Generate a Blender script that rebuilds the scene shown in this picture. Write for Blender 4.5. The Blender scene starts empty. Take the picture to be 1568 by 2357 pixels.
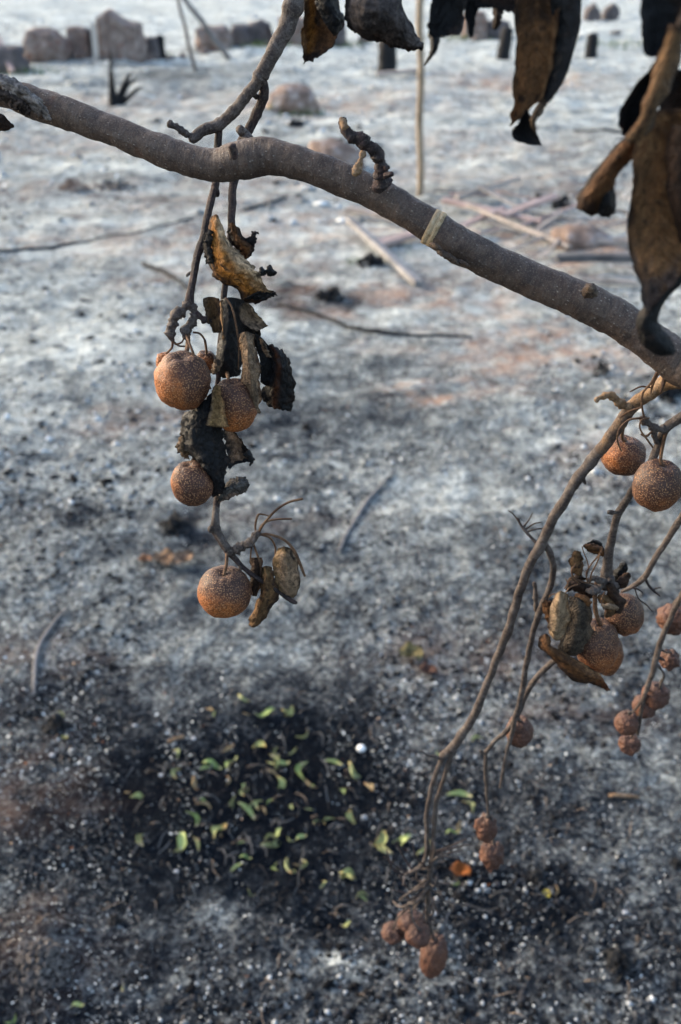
import bpy, math, random
import numpy as np
from mathutils import Vector, Matrix, noise as mnoise

random.seed(7)
RNG = np.random.default_rng(11)
S = bpy.context.scene
COL = S.collection
R = math.radians

# ---------------------------------------------------------------- camera
CAM_H, PITCH, FPX = 1.5, 30.0, 2291.5          # eye height, degrees below level, focal length in photo units
cam_data = bpy.data.cameras.new('camera')
cam = bpy.data.objects.new('camera', cam_data)
COL.objects.link(cam)
cam.location = (0, 0, CAM_H)
cam.rotation_euler = (R(90 - PITCH), 0, 0)
cam_data.sensor_fit = 'VERTICAL'
cam_data.sensor_height = 36
cam_data.lens = 35
cam_data.clip_start = 0.02
cam_data.clip_end = 9000
cam_data.dof.use_dof = True
cam_data.dof.focus_distance = 0.635
cam_data.dof.aperture_fstop = 8.5
S.camera = cam

# ---------------------------------------------------------------- sky, sun, exposure
SUN_EL, SUN_AZ = 22.0, -62.0                    # low, from beyond the leftmost stones
w = bpy.data.worlds.new('World')
S.world = w
w.use_nodes = True
nt = w.node_tree
sky = nt.nodes.new('ShaderNodeTexSky')
sky.sky_type = 'NISHITA'
sky.sun_disc = False
sky.sun_elevation = R(SUN_EL)
sky.sun_rotation = R(SUN_AZ)
sky.air_density = 0.9
sky.ozone_density = 0.2
sky.dust_density = 2.0
nt.nodes['Background'].inputs['Strength'].default_value = 0.15
nt.links.new(sky.outputs[0], nt.nodes['Background'].inputs['Color'])
sun_d = bpy.data.lights.new('sun', 'SUN')
sun_d.energy = 1.2
sun_d.angle = R(24)
sun_d.color = (1.0, 0.86, 0.66)
sun = bpy.data.objects.new('sun', sun_d)
COL.objects.link(sun)
sd = Vector((math.sin(R(SUN_AZ)) * math.cos(R(SUN_EL)), math.cos(R(SUN_AZ)) * math.cos(R(SUN_EL)), math.sin(R(SUN_EL))))
sun.rotation_euler = sd.to_track_quat('Z', 'Y').to_euler()
S.view_settings.view_transform = 'Standard'
S.view_settings.look = 'None'
S.view_settings.exposure = 1.95
S.view_settings.gamma = 1.0
S.view_settings.use_curve_mapping = False
S.render.engine = 'CYCLES'
S.cycles.use_denoising = True
S.cycles.max_bounces = 6

# ---------------------------------------------------------------- helpers: photo point -> place
_p = R(PITCH)
FWD = np.array([0, math.cos(_p), -math.sin(_p)])
UPV = np.array([0, math.sin(_p), math.cos(_p)])
RGT = np.array([1.0, 0, 0])
EYE = np.array([0, 0, CAM_H])

def ray(x, y):
    return FWD + RGT * ((x - 784) / FPX) + UPV * ((1178.5 - y) / FPX)

def P(x, y, Y):
    """point seen at x, y standing Y metres in front of the photographer"""
    r = ray(x, y)
    return EYE + r * (Y / r[1])

def dep(x, y, Y):
    return Y / ray(x, y)[1]

def px(n, x, y, Y):
    """size in metres of n photo units at that point"""
    return n / FPX * dep(x, y, Y)

# ---------------------------------------------------------------- noise in numpy
def _h(ix, iy, s):
    n = (ix.astype(np.int64) * 374761393 + iy.astype(np.int64) * 668265263 + s * 974634777) & 0xffffffff
    n = ((n ^ (n >> 13)) * 1274126177) & 0xffffffff
    return ((n ^ (n >> 16)) & 0xffff) / 65535.0

def vn(x, y, s=0):
    x = np.asarray(x, float); y = np.asarray(y, float)
    ix = np.floor(x); iy = np.floor(y)
    fx = x - ix; fy = y - iy
    fx = fx * fx * (3 - 2 * fx); fy = fy * fy * (3 - 2 * fy)
    a = _h(ix, iy, s); b = _h(ix + 1, iy, s); c = _h(ix, iy + 1, s); d = _h(ix + 1, iy + 1, s)
    return (a * (1 - fx) + b * fx) * (1 - fy) + (c * (1 - fx) + d * fx) * fy

def fbm(x, y, o=4, s=0):
    t = 0; a = 0.5; n = 0
    for i in range(o):
        t = t + a * vn(x * 2 ** i, y * 2 ** i, s + i * 17); n += a; a *= 0.5
    return t / n

# ---------------------------------------------------------------- mesh helpers
WORLD = {}
def link(o, parent=None, loc=(0, 0, 0)):
    COL.objects.link(o)
    o.location = loc
    WORLD[o.name] = np.array(loc, float)
    if parent is not None:
        o.parent = parent
        o.matrix_parent_inverse = Matrix.Translation(Vector([-float(c) for c in WORLD[parent.name]]))
    return o

def tag(o, label=None, cat=None, group=None, kind=None):
    if label: o['label'] = label
    if cat: o['category'] = cat
    if group: o['group'] = group
    if kind: o['kind'] = kind
    return o

def thing(name, loc, label, cat, group=None):
    o = bpy.data.objects.new(name, None)
    o.empty_display_size = 0.05
    link(o, None, [float(c) for c in loc])
    return tag(o, label, cat, group)

def mesh_obj(name, V, F, mat, parent=None, cols=None, uv=None, smooth=True, origin=None, attrs=None, solid=0.0):
    V = np.asarray(V, float)
    o0 = np.zeros(3) if origin is None else np.asarray(origin, float)
    me = bpy.data.meshes.new(name)
    if isinstance(F, np.ndarray):
        k = F.shape[1]; n = F.shape[0]
        me.vertices.add(len(V)); me.vertices.foreach_set('co', (V - o0).ravel())
        me.loops.add(n * k); me.loops.foreach_set('vertex_index', F.ravel().astype(np.int32))
        me.polygons.add(n); me.polygons.foreach_set('loop_start', np.arange(0, n * k, k, dtype=np.int32))
        me.update(calc_edges=True)
    else:
        me.from_pydata((V - o0).tolist(), [], F)
    if smooth:
        me.polygons.foreach_set('use_smooth', np.ones(len(me.polygons), dtype=bool))
    if cols is not None:
        c = np.ones((len(V), 4)); c[:, :3] = np.asarray(cols)
        a = me.attributes.new('Col', 'FLOAT_COLOR', 'POINT'); a.data.foreach_set('color', c.ravel())
    if uv is not None:
        q = np.zeros((len(V), 3)); q[:, :2] = np.asarray(uv)[:, :2]
        a = me.attributes.new('uvp', 'FLOAT_VECTOR', 'POINT'); a.data.foreach_set('vector', q.ravel())
    for kk, vv in (attrs or {}).items():
        a = me.attributes.new(kk, 'FLOAT', 'POINT'); a.data.foreach_set('value', np.asarray(vv, float).ravel())
    me.materials.append(mat)
    o = bpy.data.objects.new(name, me)
    link(o, parent, o0)
    if solid:
        m = o.modifiers.new('thickness', 'SOLIDIFY'); m.thickness = solid; m.offset = 0
    return o

def catmull(pts, sub):
    p = np.asarray(pts, float)
    if len(p) < 2: return p
    e = np.vstack([2 * p[0] - p[1], p, 2 * p[-1] - p[-2]])
    out = []
    for i in range(1, len(e) - 2):
        a, b, c, d = e[i - 1], e[i], e[i + 1], e[i + 2]
        for k in range(sub):
            t = k / sub
            out.append(0.5 * (2 * b + (c - a) * t + (2 * a - 5 * b + 4 * c - d) * t * t + (3 * b - a - 3 * c + d) * t ** 3))
    out.append(p[-1])
    return np.array(out)

def tube_geo(pts, rad, seg=10, sub=6, lump=0.0, lf=120.0, seed=0, cap=True, ridge=0.0, rl=0.003):
    C = catmull(np.hstack([np.asarray(pts, float), np.asarray(rad, float)[:, None]]), sub)
    c, r = C[:, :3], np.maximum(C[:, 3], 1e-5)
    n = len(c)
    T = np.gradient(c, axis=0); T /= np.linalg.norm(T, axis=1)[:, None] + 1e-12
    up = np.array([0, 0, 1.0]) if abs(T[0][2]) < 0.9 else np.array([1.0, 0, 0])
    N = np.cross(T[0], up); N /= np.linalg.norm(N)
    L = np.concatenate([[0], np.cumsum(np.linalg.norm(np.diff(c, axis=0), axis=1))])
    V, U = [], []
    for i in range(n):
        if i:
            N = N - T[i] * np.dot(N, T[i]); N /= np.linalg.norm(N)
        B = np.cross(T[i], N)
        for k in range(seg + 1):
            a = 2 * math.pi * k / seg
            d = math.cos(a) * N + math.sin(a) * B
            rr = r[i]
            if ridge: rr *= 1 + ridge * 1.5 * mnoise.noise(Vector((L[i] / rl * 0.9, math.cos(a) * 0.5 + seed, math.sin(a) * 0.5)))
            if lump:
                q = c[i] + d * rr
                rr *= 1 + lump * (mnoise.noise(Vector(q * lf + seed)) + 0.5 * mnoise.noise(Vector(q * lf * 2.7 + seed)))
            V.append(c[i] + d * rr); U.append((k / seg, L[i]))
    F = []
    w1 = seg + 1
    for i in range(n - 1):
        for k in range(seg):
            F.append((i * w1 + k, i * w1 + k + 1, (i + 1) * w1 + k + 1, (i + 1) * w1 + k))
    if cap:
        for i, s in ((0, -1), (n - 1, 1)):
            V.append(c[i] + T[i] * r[i] * 0.45 * s); U.append((0.5, L[i]))
            m = len(V) - 1
            for k in range(seg):
                F.append((i * w1 + k + 1, i * w1 + k, m) if s < 0 else (i * w1 + k, i * w1 + k + 1, m))
    return np.array(V), F, np.array(U)

def twig(pts, mat, parent, name='twig', seg=8, sub=6, lump=0.12, lf=260, label=None, seed=0, ridge=0.0, rl=0.003):
    """pts: (x, y, Y, width) in photo units"""
    if name == 'spur' and not ridge: ridge, sub, lump = 0.38, 14, max(lump, 0.3)
    c = [P(x, y, Y) for x, y, Y, wd in pts]
    r = [px(wd, x, y, Y) / 2 * (0.88 if x > 960 and y > 900 else 1.0) for x, y, Y, wd in pts]
    if len(pts) > 3 and name in ('twig', 'spur'):
        D = catmull(np.hstack([np.array(c), np.array(r)[:, None]]), 4)
        for i in range(1, len(D) - 1):
            q = Vector(D[i, :3] * 70)
            k = 0.32 * D[i, 3]
            D[i, :3] += np.array([mnoise.noise(q), 0.5 * mnoise.noise(q + Vector((9, 0, 0))), mnoise.noise(q + Vector((0, 7, 0)))]) * k * 1.0
            D[i, 3] *= 1 + 0.20 * max(0, mnoise.noise(Vector(D[i, :3] * 130)) * 2 - 0.3)
        c, r, sub = D[:, :3], D[:, 3], max(3, sub // 2)
    V, F, U = tube_geo(c, r, seg, sub, lump, lf, seed, True, ridge, rl)
    o = mesh_obj(name, V, F, mat, parent, uv=U)
    if label: o['label'] = label
    return o

def grid_faces(nv, nu):
    i = np.arange(nv - 1)[:, None]; j = np.arange(nu - 1)[None, :]
    a = i * nu + j
    return np.stack([a, a + 1, a + nu + 1, a + nu], -1).reshape(-1, 4)

# ---------------------------------------------------------------- materials
class NB:
    def __init__(self, name):
        self.m = bpy.data.materials.new(name); self.m.use_nodes = True
        self.t = self.m.node_tree; self.b = self.t.nodes['Principled BSDF']
        self.out = self.t.nodes['Material Output']
    def n(self, typ, ins=None, **kw):
        d = self.t.nodes.new('ShaderNode' + typ)
        for k, v in kw.items(): setattr(d, k, v)
        for k, v in (ins or {}).items():
            if hasattr(v, 'is_linked'): self.t.links.new(v, d.inputs[k])
            else: d.inputs[k].default_value = v
        return d
    def set(self, k, v):
        if hasattr(v, 'is_linked'): self.t.links.new(v, self.b.inputs[k])
        else: self.b.inputs[k].default_value = v
    def obj(self, scale=(1, 1, 1)):
        c = self.n('TexCoord').outputs['Object']
        if scale != (1, 1, 1):
            c = self.n('Mapping', {'Vector': c, 'Scale': scale}).outputs[0]
        return c
    def attr(self, name, out='Color'):
        return self.n('Attribute', attribute_name=name).outputs[out]
    def noise(self, vec, scale, detail=4, rough=0.55, dist=0.0):
        return self.n('TexNoise', {'Vector': vec, 'Scale': scale, 'Detail': detail, 'Roughness': rough, 'Distortion': dist}).outputs[0]
    def ramp(self, fac, stops, interp='LINEAR'):
        r = self.n('ValToRGB', {'Fac': fac}); r.color_ramp.interpolation = interp
        e = r.color_ramp.elements
        while len(e) < len(stops): e.new(0.5)
        for el, (p, c) in zip(e, stops):
            el.position = p; el.color = (c[0], c[1], c[2], 1) if isinstance(c, (tuple, list)) else (c, c, c, 1)
        return r.outputs[0]
    def math(self, op, a, b=0.0, clamp=False):
        d = self.n('Math', operation=op, use_clamp=clamp)
        for i, v in enumerate((a, b)):
            if hasattr(v, 'is_linked'): self.t.links.new(v, d.inputs[i])
            else: d.inputs[i].default_value = v
        return d.outputs[0]
    def mix(self, f, a, b, mode='MIX'):
        d = self.n('Mix', data_type='RGBA', blend_type=mode)
        for i, v in ((0, f), (6, a), (7, b)):
            if hasattr(v, 'is_linked'): self.t.links.new(v, d.inputs[i])
            elif i == 0: d.inputs[0].default_value = v
            else: d.inputs[i].default_value = (v[0], v[1], v[2], 1)
        return d.outputs[2]
    def bump(self, h, dist, strength=1.0, prev=None):
        d = self.n('Bump', {'Height': h, 'Distance': dist, 'Strength': strength})
        if prev is not None: self.t.links.new(prev, d.inputs['Normal'])
        return d.outputs[0]

def mat_bark():
    b = NB('bark')
    uv = b.attr('uvp', 'Vector'); oc = b.obj()
    big = b.noise(oc, 52, 5, 0.68, 0.4)
    mid = b.noise(oc, 240, 4, 0.7, 0.5)
    fine = b.noise(oc, 1100, 3, 0.7)
    col = b.ramp(big, [(0.3, (0.028, 0.016, 0.012)), (0.44, (0.062, 0.037, 0.025)), (0.57, (0.086, 0.058, 0.042)), (0.70, (0.082, 0.032, 0.016))])
    col = b.mix(b.math('MULTIPLY', b.ramp(mid, [(0.40, 0), (0.62, 1)]), 0.7), col, (0.030, 0.021, 0.018))
    col = b.mix(b.math('MULTIPLY', b.ramp(fine, [(0.55, 0), (0.68, 1)]), 0.6), col, (0.165, 0.13, 0.105))
    wv = b.n('Mapping', {'Vector': uv, 'Scale': (7.0, 620.0, 1)}).outputs[0]
    wr = b.noise(wv, 1.0, 4, 0.65, 0.8)
    col = b.mix(b.math('MULTIPLY', b.ramp(wr, [(0.52, 0), (0.70, 1)]), 0.45), col, (0.125, 0.098, 0.082))
    lv = b.n('Mapping', {'Vector': uv, 'Scale': (26.0, 300.0, 1)}).outputs[0]
    vo = b.n('TexVoronoi', {'Vector': lv, 'Scale': 1.0, 'Randomness': 1.0}, voronoi_dimensions='2D')
    rnd = b.n('SeparateColor', {'Color': vo.outputs['Color']})
    keep = b.math('MULTIPLY', b.ramp(rnd.outputs[0], [(0.66, 0), (0.92, 1)]), b.ramp(big, [(0.40, 0.3), (0.56, 1)]))
    dot = b.math('MULTIPLY', b.ramp(vo.outputs['Distance'], [(0.10, 1), (0.24, 0)]), keep)
    col = b.mix(b.math('MULTIPLY', dot, 0.8), col, (0.30, 0.245, 0.195))
    b.set('Base Color', col); b.set('Roughness', b.ramp(mid, [(0.3, 0.5), (0.7, 0.75)]))
    b.set('Specular IOR Level', 0.3)
    n1 = b.bump(wr, 0.0010, 0.8)
    n2 = b.bump(mid, 0.0012, 0.7, n1)
    n2 = b.bump(fine, 0.0006, 0.7, n2)
    b.set('Normal', b.bump(dot, 0.0008, 0.9, n2))
    return b.m

def mat_twig(name, c1, c2, c3, pale=0.5):
    b = NB(name)
    oc = b.obj(); uv = b.attr('uvp', 'Vector')
    a = b.noise(oc, 110, 4, 0.7); f = b.noise(oc, 1000, 3, 0.7)
    col = b.ramp(a, [(0.34, c1), (0.5, c2), (0.64, c3)])
    st = b.noise(b.n('Mapping', {'Vector': uv, 'Scale': (12, 420, 1)}).outputs[0], 1.0, 4, 0.7, 0.6)
    col = b.mix(b.math('MULTIPLY', b.ramp(st, [(0.5, 0), (0.66, 1)]), pale), col, (0.20, 0.16, 0.13))
    col = b.mix(b.math('MULTIPLY', b.ramp(f, [(0.50, 0), (0.64, 1)]), 0.65), col, [0.45 * q for q in c1])
    b.set('Base Color', col); b.set('Roughness', 0.75); b.set('Specular IOR Level', 0.25)
    b.set('Normal', b.bump(st, 0.0010, 0.9, b.bump(f, 0.0007, 0.9)))
    return b.m

def mat_pear(name, deep, orange_sun_tint, top, dots, dot_amt=0.85, wrinkle=0.0):
    b = NB(name)
    oc = b.obj()
    bl = b.attr('orange_sun_tint', 'Fac'); tp = b.attr('crown', 'Fac')  # orange of the skin with warm side light painted into it
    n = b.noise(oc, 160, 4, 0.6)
    col = b.mix(b.math('MULTIPLY', bl, b.ramp(n, [(0.3, 0.6), (0.65, 1.0)])), deep, orange_sun_tint)
    col = b.mix(b.math('MULTIPLY', tp, 0.8), col, top)
    col = b.mix(b.math('MULTIPLY', b.ramp(n, [(0.42, 0), (0.66, 1)]), 0.6), col, [c * 0.5 for c in deep])
    vo = b.n('TexVoronoi', {'Vector': oc, 'Scale': 900.0})
    rnd = b.n('SeparateColor', {'Color': vo.outputs['Color']}).outputs[1]
    rad = b.math('ADD', b.math('MULTIPLY', rnd, 0.16), 0.33)
    dm = b.ramp(b.math('SUBTRACT', rad, vo.outputs['Distance']), [(0.0, 0), (0.14, 1)])
    pit = b.ramp(vo.outputs['Distance'], [(0.50, 0), (0.72, 1)])
    col = b.mix(b.math('MULTIPLY', pit, 0.6), col, [c * 0.35 for c in deep])
    dm = b.math('MULTIPLY', dm, b.ramp(b.noise(oc, 210, 2, 0.5), [(0.3, 0.25), (0.6, 1)]))
    col = b.mix(b.math('MULTIPLY', dm, dot_amt), col, dots)
    col = b.mix(b.math('MULTIPLY', b.ramp(b.noise(oc, 75, 3, 0.5), [(0.62, 0), (0.7, 1)]), 0.35), col, (0.03, 0.02, 0.015))
    b.set('Base Color', col); b.set('Roughness', 0.62); b.set('Specular IOR Level', 0.35)
    nb = b.bump(dm, 0.0006, 0.9)
    nb = b.bump(b.noise(oc, 330, 3, 0.6), 0.0012, 0.5, nb)
    nb = b.bump(b.noise(oc, 1300, 2, 0.5), 0.0003, 0.5, nb)
    if wrinkle: nb = b.bump(b.noise(oc, 130, 4, 0.6, 1.2), 0.003, wrinkle, nb)
    b.set('Normal', nb)
    return b.m

def mat_leaf(name, rough=0.75, ribs=1.0, speck=0.6, trans=0.15, crinkle=0.8, spec=0.2, con=1.0, vein=0.0):
    b = NB(name)
    oc = b.obj(); uv = b.attr('uvp', 'Vector'); base = b.attr('Col')
    s = b.n('SeparateXYZ', {'Vector': uv})
    au = b.math('ABSOLUTE', b.math('SUBTRACT', s.outputs[0], 0.5))
    ph = b.math('ADD', b.math('MULTIPLY', s.outputs[1], 11.0), b.math('MULTIPLY', au, -6.0))
    ph = b.math('ADD', ph, b.math('MULTIPLY', b.noise(oc, 140, 3, 0.6), 4.5))
    rib = b.math('SINE', b.math('MULTIPLY', ph, 6.2832))
    n0 = b.noise(oc, 75, 3, 0.55); n1 = b.noise(oc, 260, 4, 0.7, 0.6); n2 = b.noise(oc, 1100, 3, 0.7)
    col = b.mix(1.0, base, b.ramp(n0, [(0.30, 1 - 0.45 * con), (0.5, 1.0), (0.68, 1 + 0.5 * con)]), 'MULTIPLY')
    col = b.mix(1.0, col, b.ramp(n1, [(0.34, 1 - 0.6 * con), (0.5, 0.95), (0.66, 1 + 0.55 * con)]), 'MULTIPLY')
    col = b.mix(b.math('MULTIPLY', b.ramp(n2, [(0.50, 0), (0.66, 1)]), speck), col, b.mix(1.0, base, (0.28, 0.25, 0.24), 'MULTIPLY'))
    mid = b.ramp(au, [(0.010, 1), (0.03, 0)])
    col = b.mix(b.math('MULTIPLY', mid, 0.3), col, b.mix(1.0, base, (1.4, 1.3, 1.1), 'MULTIPLY'))
    if vein: col = b.mix(b.math('MULTIPLY', b.ramp(rib, [(0.80, 0), (0.97, 1)]), vein), col, b.mix(1.0, base, (0.35, 0.30, 0.28), 'MULTIPLY'))
    b.set('Base Color', col); b.set('Roughness', rough); b.set('Specular IOR Level', spec)
    nb = b.bump(rib, 0.0005, 0.3 * ribs)
    nb = b.bump(n1, 0.0016, crinkle, nb)
    nb = b.bump(n2, 0.0005, crinkle, nb)
    b.set('Normal', nb)
    if trans:
        tr = b.n('BsdfTranslucent', {'Color': col, 'Normal': nb})
        mx = b.n('MixShader', {0: trans})
        b.t.links.new(b.b.outputs[0], mx.inputs[1]); b.t.links.new(tr.outputs[0], mx.inputs[2])
        b.t.links.new(mx.outputs[0], b.out.inputs['Surface'])
    return b.m

def mat_rough(name, stops, scale, bump, fine=6.0, rough=0.9, spec=0.2, det=6, extra=None):
    b = NB(name)
    oc = b.obj()
    n1 = b.noise(oc, scale, det, 0.62); n2 = b.noise(oc, scale * fine, 4, 0.6)
    col = b.ramp(n1, stops)
    col = b.mix(b.math('MULTIPLY', b.ramp(n2, [(0.4, 0), (0.7, 1)]), 0.45), col, [c * 0.4 for c in stops[0][1]])
    if extra:
        col = b.mix(b.ramp(b.noise(oc, scale * 2.3, 3, 0.5), [(0.58, 0), (0.66, 1)]), col, extra)
    b.set('Base Color', col); b.set('Roughness', rough); b.set('Specular IOR Level', spec)
    b.set('Normal', b.bump(n2, bump * 0.4, 0.8, b.bump(n1, bump, 0.8)))
    return b.m

def mat_wood(name, c1, c2, c3, sc):
    b = NB(name)
    uv = b.attr('uvp', 'Vector'); oc = b.obj()
    g = b.noise(b.n('Mapping', {'Vector': uv, 'Scale': (26, sc, 1)}).outputs[0], 1.0, 5, 0.65)
    col = b.ramp(g, [(0.3, c1), (0.52, c2), (0.72, c3)])
    col = b.mix(b.ramp(b.noise(oc, sc * 1.3, 4, 0.6), [(0.52, 0), (0.66, 0.7)]), col, c1)
    b.set('Base Color', col); b.set('Roughness', 0.85); b.set('Specular IOR Level', 0.2)
    b.set('Normal', b.bump(g, 0.002, 0.8))
    return b.m

def mat_vertex(name, rough=0.85, spec=0.2, amp=(0.7, 1.25), scale=300, bump=0.0006):
    b = NB(name)
    oc = b.obj(); n = b.noise(oc, scale, 4, 0.6)
    b.set('Base Color', b.mix(1.0, b.attr('Col'), b.ramp(n, [(0.3, amp[0]), (0.7, amp[1])]), 'MULTIPLY'))
    b.set('Roughness', rough); b.set('Specular IOR Level', spec)
    b.set('Normal', b.bump(n, bump, 0.7))
    return b.m

def mat_ground():
    b = NB('ash_ground')
    oc = b.obj()
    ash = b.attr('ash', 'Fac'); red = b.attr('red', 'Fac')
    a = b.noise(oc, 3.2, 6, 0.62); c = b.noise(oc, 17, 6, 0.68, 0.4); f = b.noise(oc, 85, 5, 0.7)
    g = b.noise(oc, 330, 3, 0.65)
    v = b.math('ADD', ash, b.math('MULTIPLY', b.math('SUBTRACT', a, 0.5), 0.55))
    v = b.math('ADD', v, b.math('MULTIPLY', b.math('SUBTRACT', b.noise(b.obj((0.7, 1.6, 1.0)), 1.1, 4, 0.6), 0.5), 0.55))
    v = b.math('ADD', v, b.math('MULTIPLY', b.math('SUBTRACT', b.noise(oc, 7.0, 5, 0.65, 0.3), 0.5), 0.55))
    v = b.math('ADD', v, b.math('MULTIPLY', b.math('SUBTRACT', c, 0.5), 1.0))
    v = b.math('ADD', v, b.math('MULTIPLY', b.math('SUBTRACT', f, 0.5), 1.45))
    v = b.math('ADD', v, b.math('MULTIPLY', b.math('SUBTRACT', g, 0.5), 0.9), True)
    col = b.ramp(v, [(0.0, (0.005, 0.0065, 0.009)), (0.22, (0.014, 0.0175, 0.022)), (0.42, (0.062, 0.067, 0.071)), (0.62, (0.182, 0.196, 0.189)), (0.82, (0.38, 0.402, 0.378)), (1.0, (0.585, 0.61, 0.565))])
    soil = b.ramp(f, [(0.3, (0.13, 0.075, 0.05)), (0.5, (0.30, 0.19, 0.135)), (0.7, (0.46, 0.34, 0.26))])
    rm = b.math('MULTIPLY', red, b.ramp(b.noise(oc, 6.0, 5, 0.65), [(0.38, 0), (0.62, 1)]), True)
    col = b.mix(rm, col, soil)
    b.set('Base Color', col); b.set('Roughness', 1.0); b.set('Specular IOR Level', 0.0)
    nb = b.bump(c, 0.03, 0.7); nb = b.bump(f, 0.008, 0.8, nb); nb = b.bump(g, 0.0025, 0.8, nb)
    b.set('Normal', nb)
    return b.m

M = dict(
    bark=mat_bark(),
    twig=mat_twig('twig_bark', (0.028, 0.019, 0.016), (0.062, 0.047, 0.040), (0.108, 0.090, 0.080)),
    twig_mix=mat_twig('brown_twig_bark', (0.034, 0.022, 0.017), (0.080, 0.052, 0.036), (0.165, 0.100, 0.055)),
    twig_dark=mat_twig('dark_twig_bark', (0.012, 0.009, 0.009), (0.028, 0.018, 0.017), (0.055, 0.030, 0.026), 0.3),
    twig_tan=mat_twig('tan_twig_bark', (0.08, 0.045, 0.022), (0.20, 0.115, 0.055), (0.30, 0.20, 0.12), 0.5),
    petiole=mat_twig('petiole_skin', (0.045, 0.020, 0.012), (0.11, 0.055, 0.026), (0.19, 0.105, 0.055), 0.25),
    pear=mat_pear('pear_skin', (0.070, 0.024, 0.011), (0.40, 0.118, 0.021), (0.056, 0.029, 0.019), (0.42, 0.22, 0.105), 0.72),
    pear_dry=mat_pear('dry_pear_skin', (0.078, 0.033, 0.021), (0.135, 0.052, 0.027), (0.088, 0.046, 0.034), (0.19, 0.105, 0.072), 0.45, 0.9),
    leaf=mat_leaf('dry_leaf'),
    char_leaf=mat_leaf('charred_leaf', 0.6, 0.4, 0.4, 0.0, 1.0, 0.22),
    near_leaf=mat_leaf('near_dry_leaf', 0.7, 1.6, 0.2, 0.3, 0.45, 0.2, 0.7, 0.5),
    ribbed=mat_leaf('ribbed_leaf', 0.75, 2.2, 0.6, 0.12, 0.8),
    green=mat_leaf('green_leaf', 0.7, 0.7, 0.2, 0.2, 0.4, 0.15),
    stone=mat_rough('laterite_stone', [(0.3, (0.10, 0.073, 0.062)), (0.5, (0.20, 0.156, 0.136)), (0.72, (0.34, 0.28, 0.245))], 7, 0.04, 5, extra=(0.17, 0.085, 0.065)),
    stone_dark=mat_rough('sooty_stone', [(0.3, (0.05, 0.045, 0.047)), (0.55, (0.12, 0.105, 0.105)), (0.75, (0.23, 0.19, 0.17))], 6, 0.03, 5),
    char=mat_rough('charcoal', [(0.3, (0.004, 0.004, 0.005)), (0.6, (0.012, 0.013, 0.015)), (0.8, (0.05, 0.054, 0.06))], 30, 0.006, 7, 0.8, 0.2),
    soil=mat_rough('burnt_soil', [(0.3, (0.085, 0.060, 0.048)), (0.5, (0.19, 0.135, 0.108)), (0.7, (0.42, 0.37, 0.34))], 9, 0.02, 6),
    dung=mat_rough('fibrous_ash', [(0.3, (0.05, 0.043, 0.04)), (0.55, (0.13, 0.115, 0.105)), (0.75, (0.25, 0.23, 0.21))], 40, 0.01, 6),
    plank=mat_wood('grey_plank', (0.11, 0.095, 0.085), (0.28, 0.245, 0.22), (0.46, 0.42, 0.375), 5),
    plank_red=mat_wood('reddish_plank', (0.14, 0.10, 0.092), (0.31, 0.235, 0.215), (0.50, 0.43, 0.40), 5),
    plank_grey=mat_wood('weathered_plank', (0.09, 0.085, 0.085), (0.22, 0.21, 0.205), (0.38, 0.37, 0.36), 5),
    plank_dark=mat_wood('sooty_plank', (0.035, 0.035, 0.038), (0.09, 0.088, 0.09), (0.22, 0.21, 0.205), 5),
    bamboo=mat_wood('bamboo', (0.11, 0.085, 0.06), (0.26, 0.20, 0.14), (0.42, 0.35, 0.26), 4),
    stake=mat_wood('grey_stake', (0.08, 0.075, 0.075), (0.16, 0.15, 0.148), (0.26, 0.25, 0.24), 4),
    band=mat_wood('straw_band', (0.22, 0.14, 0.065), (0.45, 0.335, 0.20), (0.62, 0.54, 0.41), 220),
    chip=mat_rough('pale_chip', [(0.3, (0.32, 0.33, 0.34)), (0.7, (0.52, 0.52, 0.52))], 160, 0.002, 5, 0.8, 0.2),
    pebble=mat_rough('white_pebble', [(0.3, (0.68, 0.68, 0.66)), (0.7, (0.78, 0.78, 0.76))], 60, 0.001, 5, 0.5, 0.4),
    flake=mat_vertex('ash_flake', 0.95, 0.05),
    ground=mat_ground(),
)

# ---------------------------------------------------------------- the ground
PATCH = []                                      # (x, y, rx, ry, d_ash, d_red, dz)
def gp(x, y):
    r = ray(x, y); t = -CAM_H / r[2]
    return (EYE + r * t)[:2]
def patch_at(x, y, rx, ry, da=0.0, dr=0.0, dz=0.0):
    c = gp(x, y); PATCH.append((c[0], c[1], rx, ry, da, dr, dz))

patch_at(330, 1880, 0.22, 0.15, -0.28)
patch_at(560, 1770, 0.32, 0.15, -0.31)
patch_at(600, 1950, 0.20, 0.07, -0.20)
patch_at(850, 1800, 0.22, 0.13, -0.22)
patch_at(880, 2060, 0.22, 0.10, -0.22)
patch_at(1190, 2050, 0.14, 0.08, -0.22)
patch_at(100, 2290, 0.24, 0.09, -0.18)
patch_at(230, 2140, 0.14, 0.07, -0.16)
patch_at(1000, 2330, 0.22, 0.08, -0.06)
patch_at(1400, 2150, 0.20, 0.10, -0.06)
patch_at(1530, 2040, 0.10, 0.05, 0.26)
patch_at(1430, 1900, 0.16, 0.06, 0.16)
patch_at(1480, 1780, 0.14, 0.06, 0.12)
patch_at(1000, 2240, 0.09, 0.05, 0.20)
patch_at(830, 2200, 0.04, 0.03, 0.35)
patch_at(540, 2090, 0.10, 0.04, 0.18)
patch_at(280, 2120, 0.06, 0.03, 0.12)
patch_at(440, 2250, 0.14, 0.05, 0.12)
patch_at(640, 1640, 0.26, 0.10, -0.12)
patch_at(130, 1670, 0.12, 0.07, -0.22, 0, -0.01)
patch_at(560, 1470, 0.25, 0.10, 0.10)
patch_at(330, 1600, 0.28, 0.09, 0.02)
patch_at(830, 900, 0.50, 0.42, -0.14)
patch_at(640, 1000, 0.40, 0.30, -0.10)
patch_at(200, 800, 0.60, 0.60, 0.12)
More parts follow.
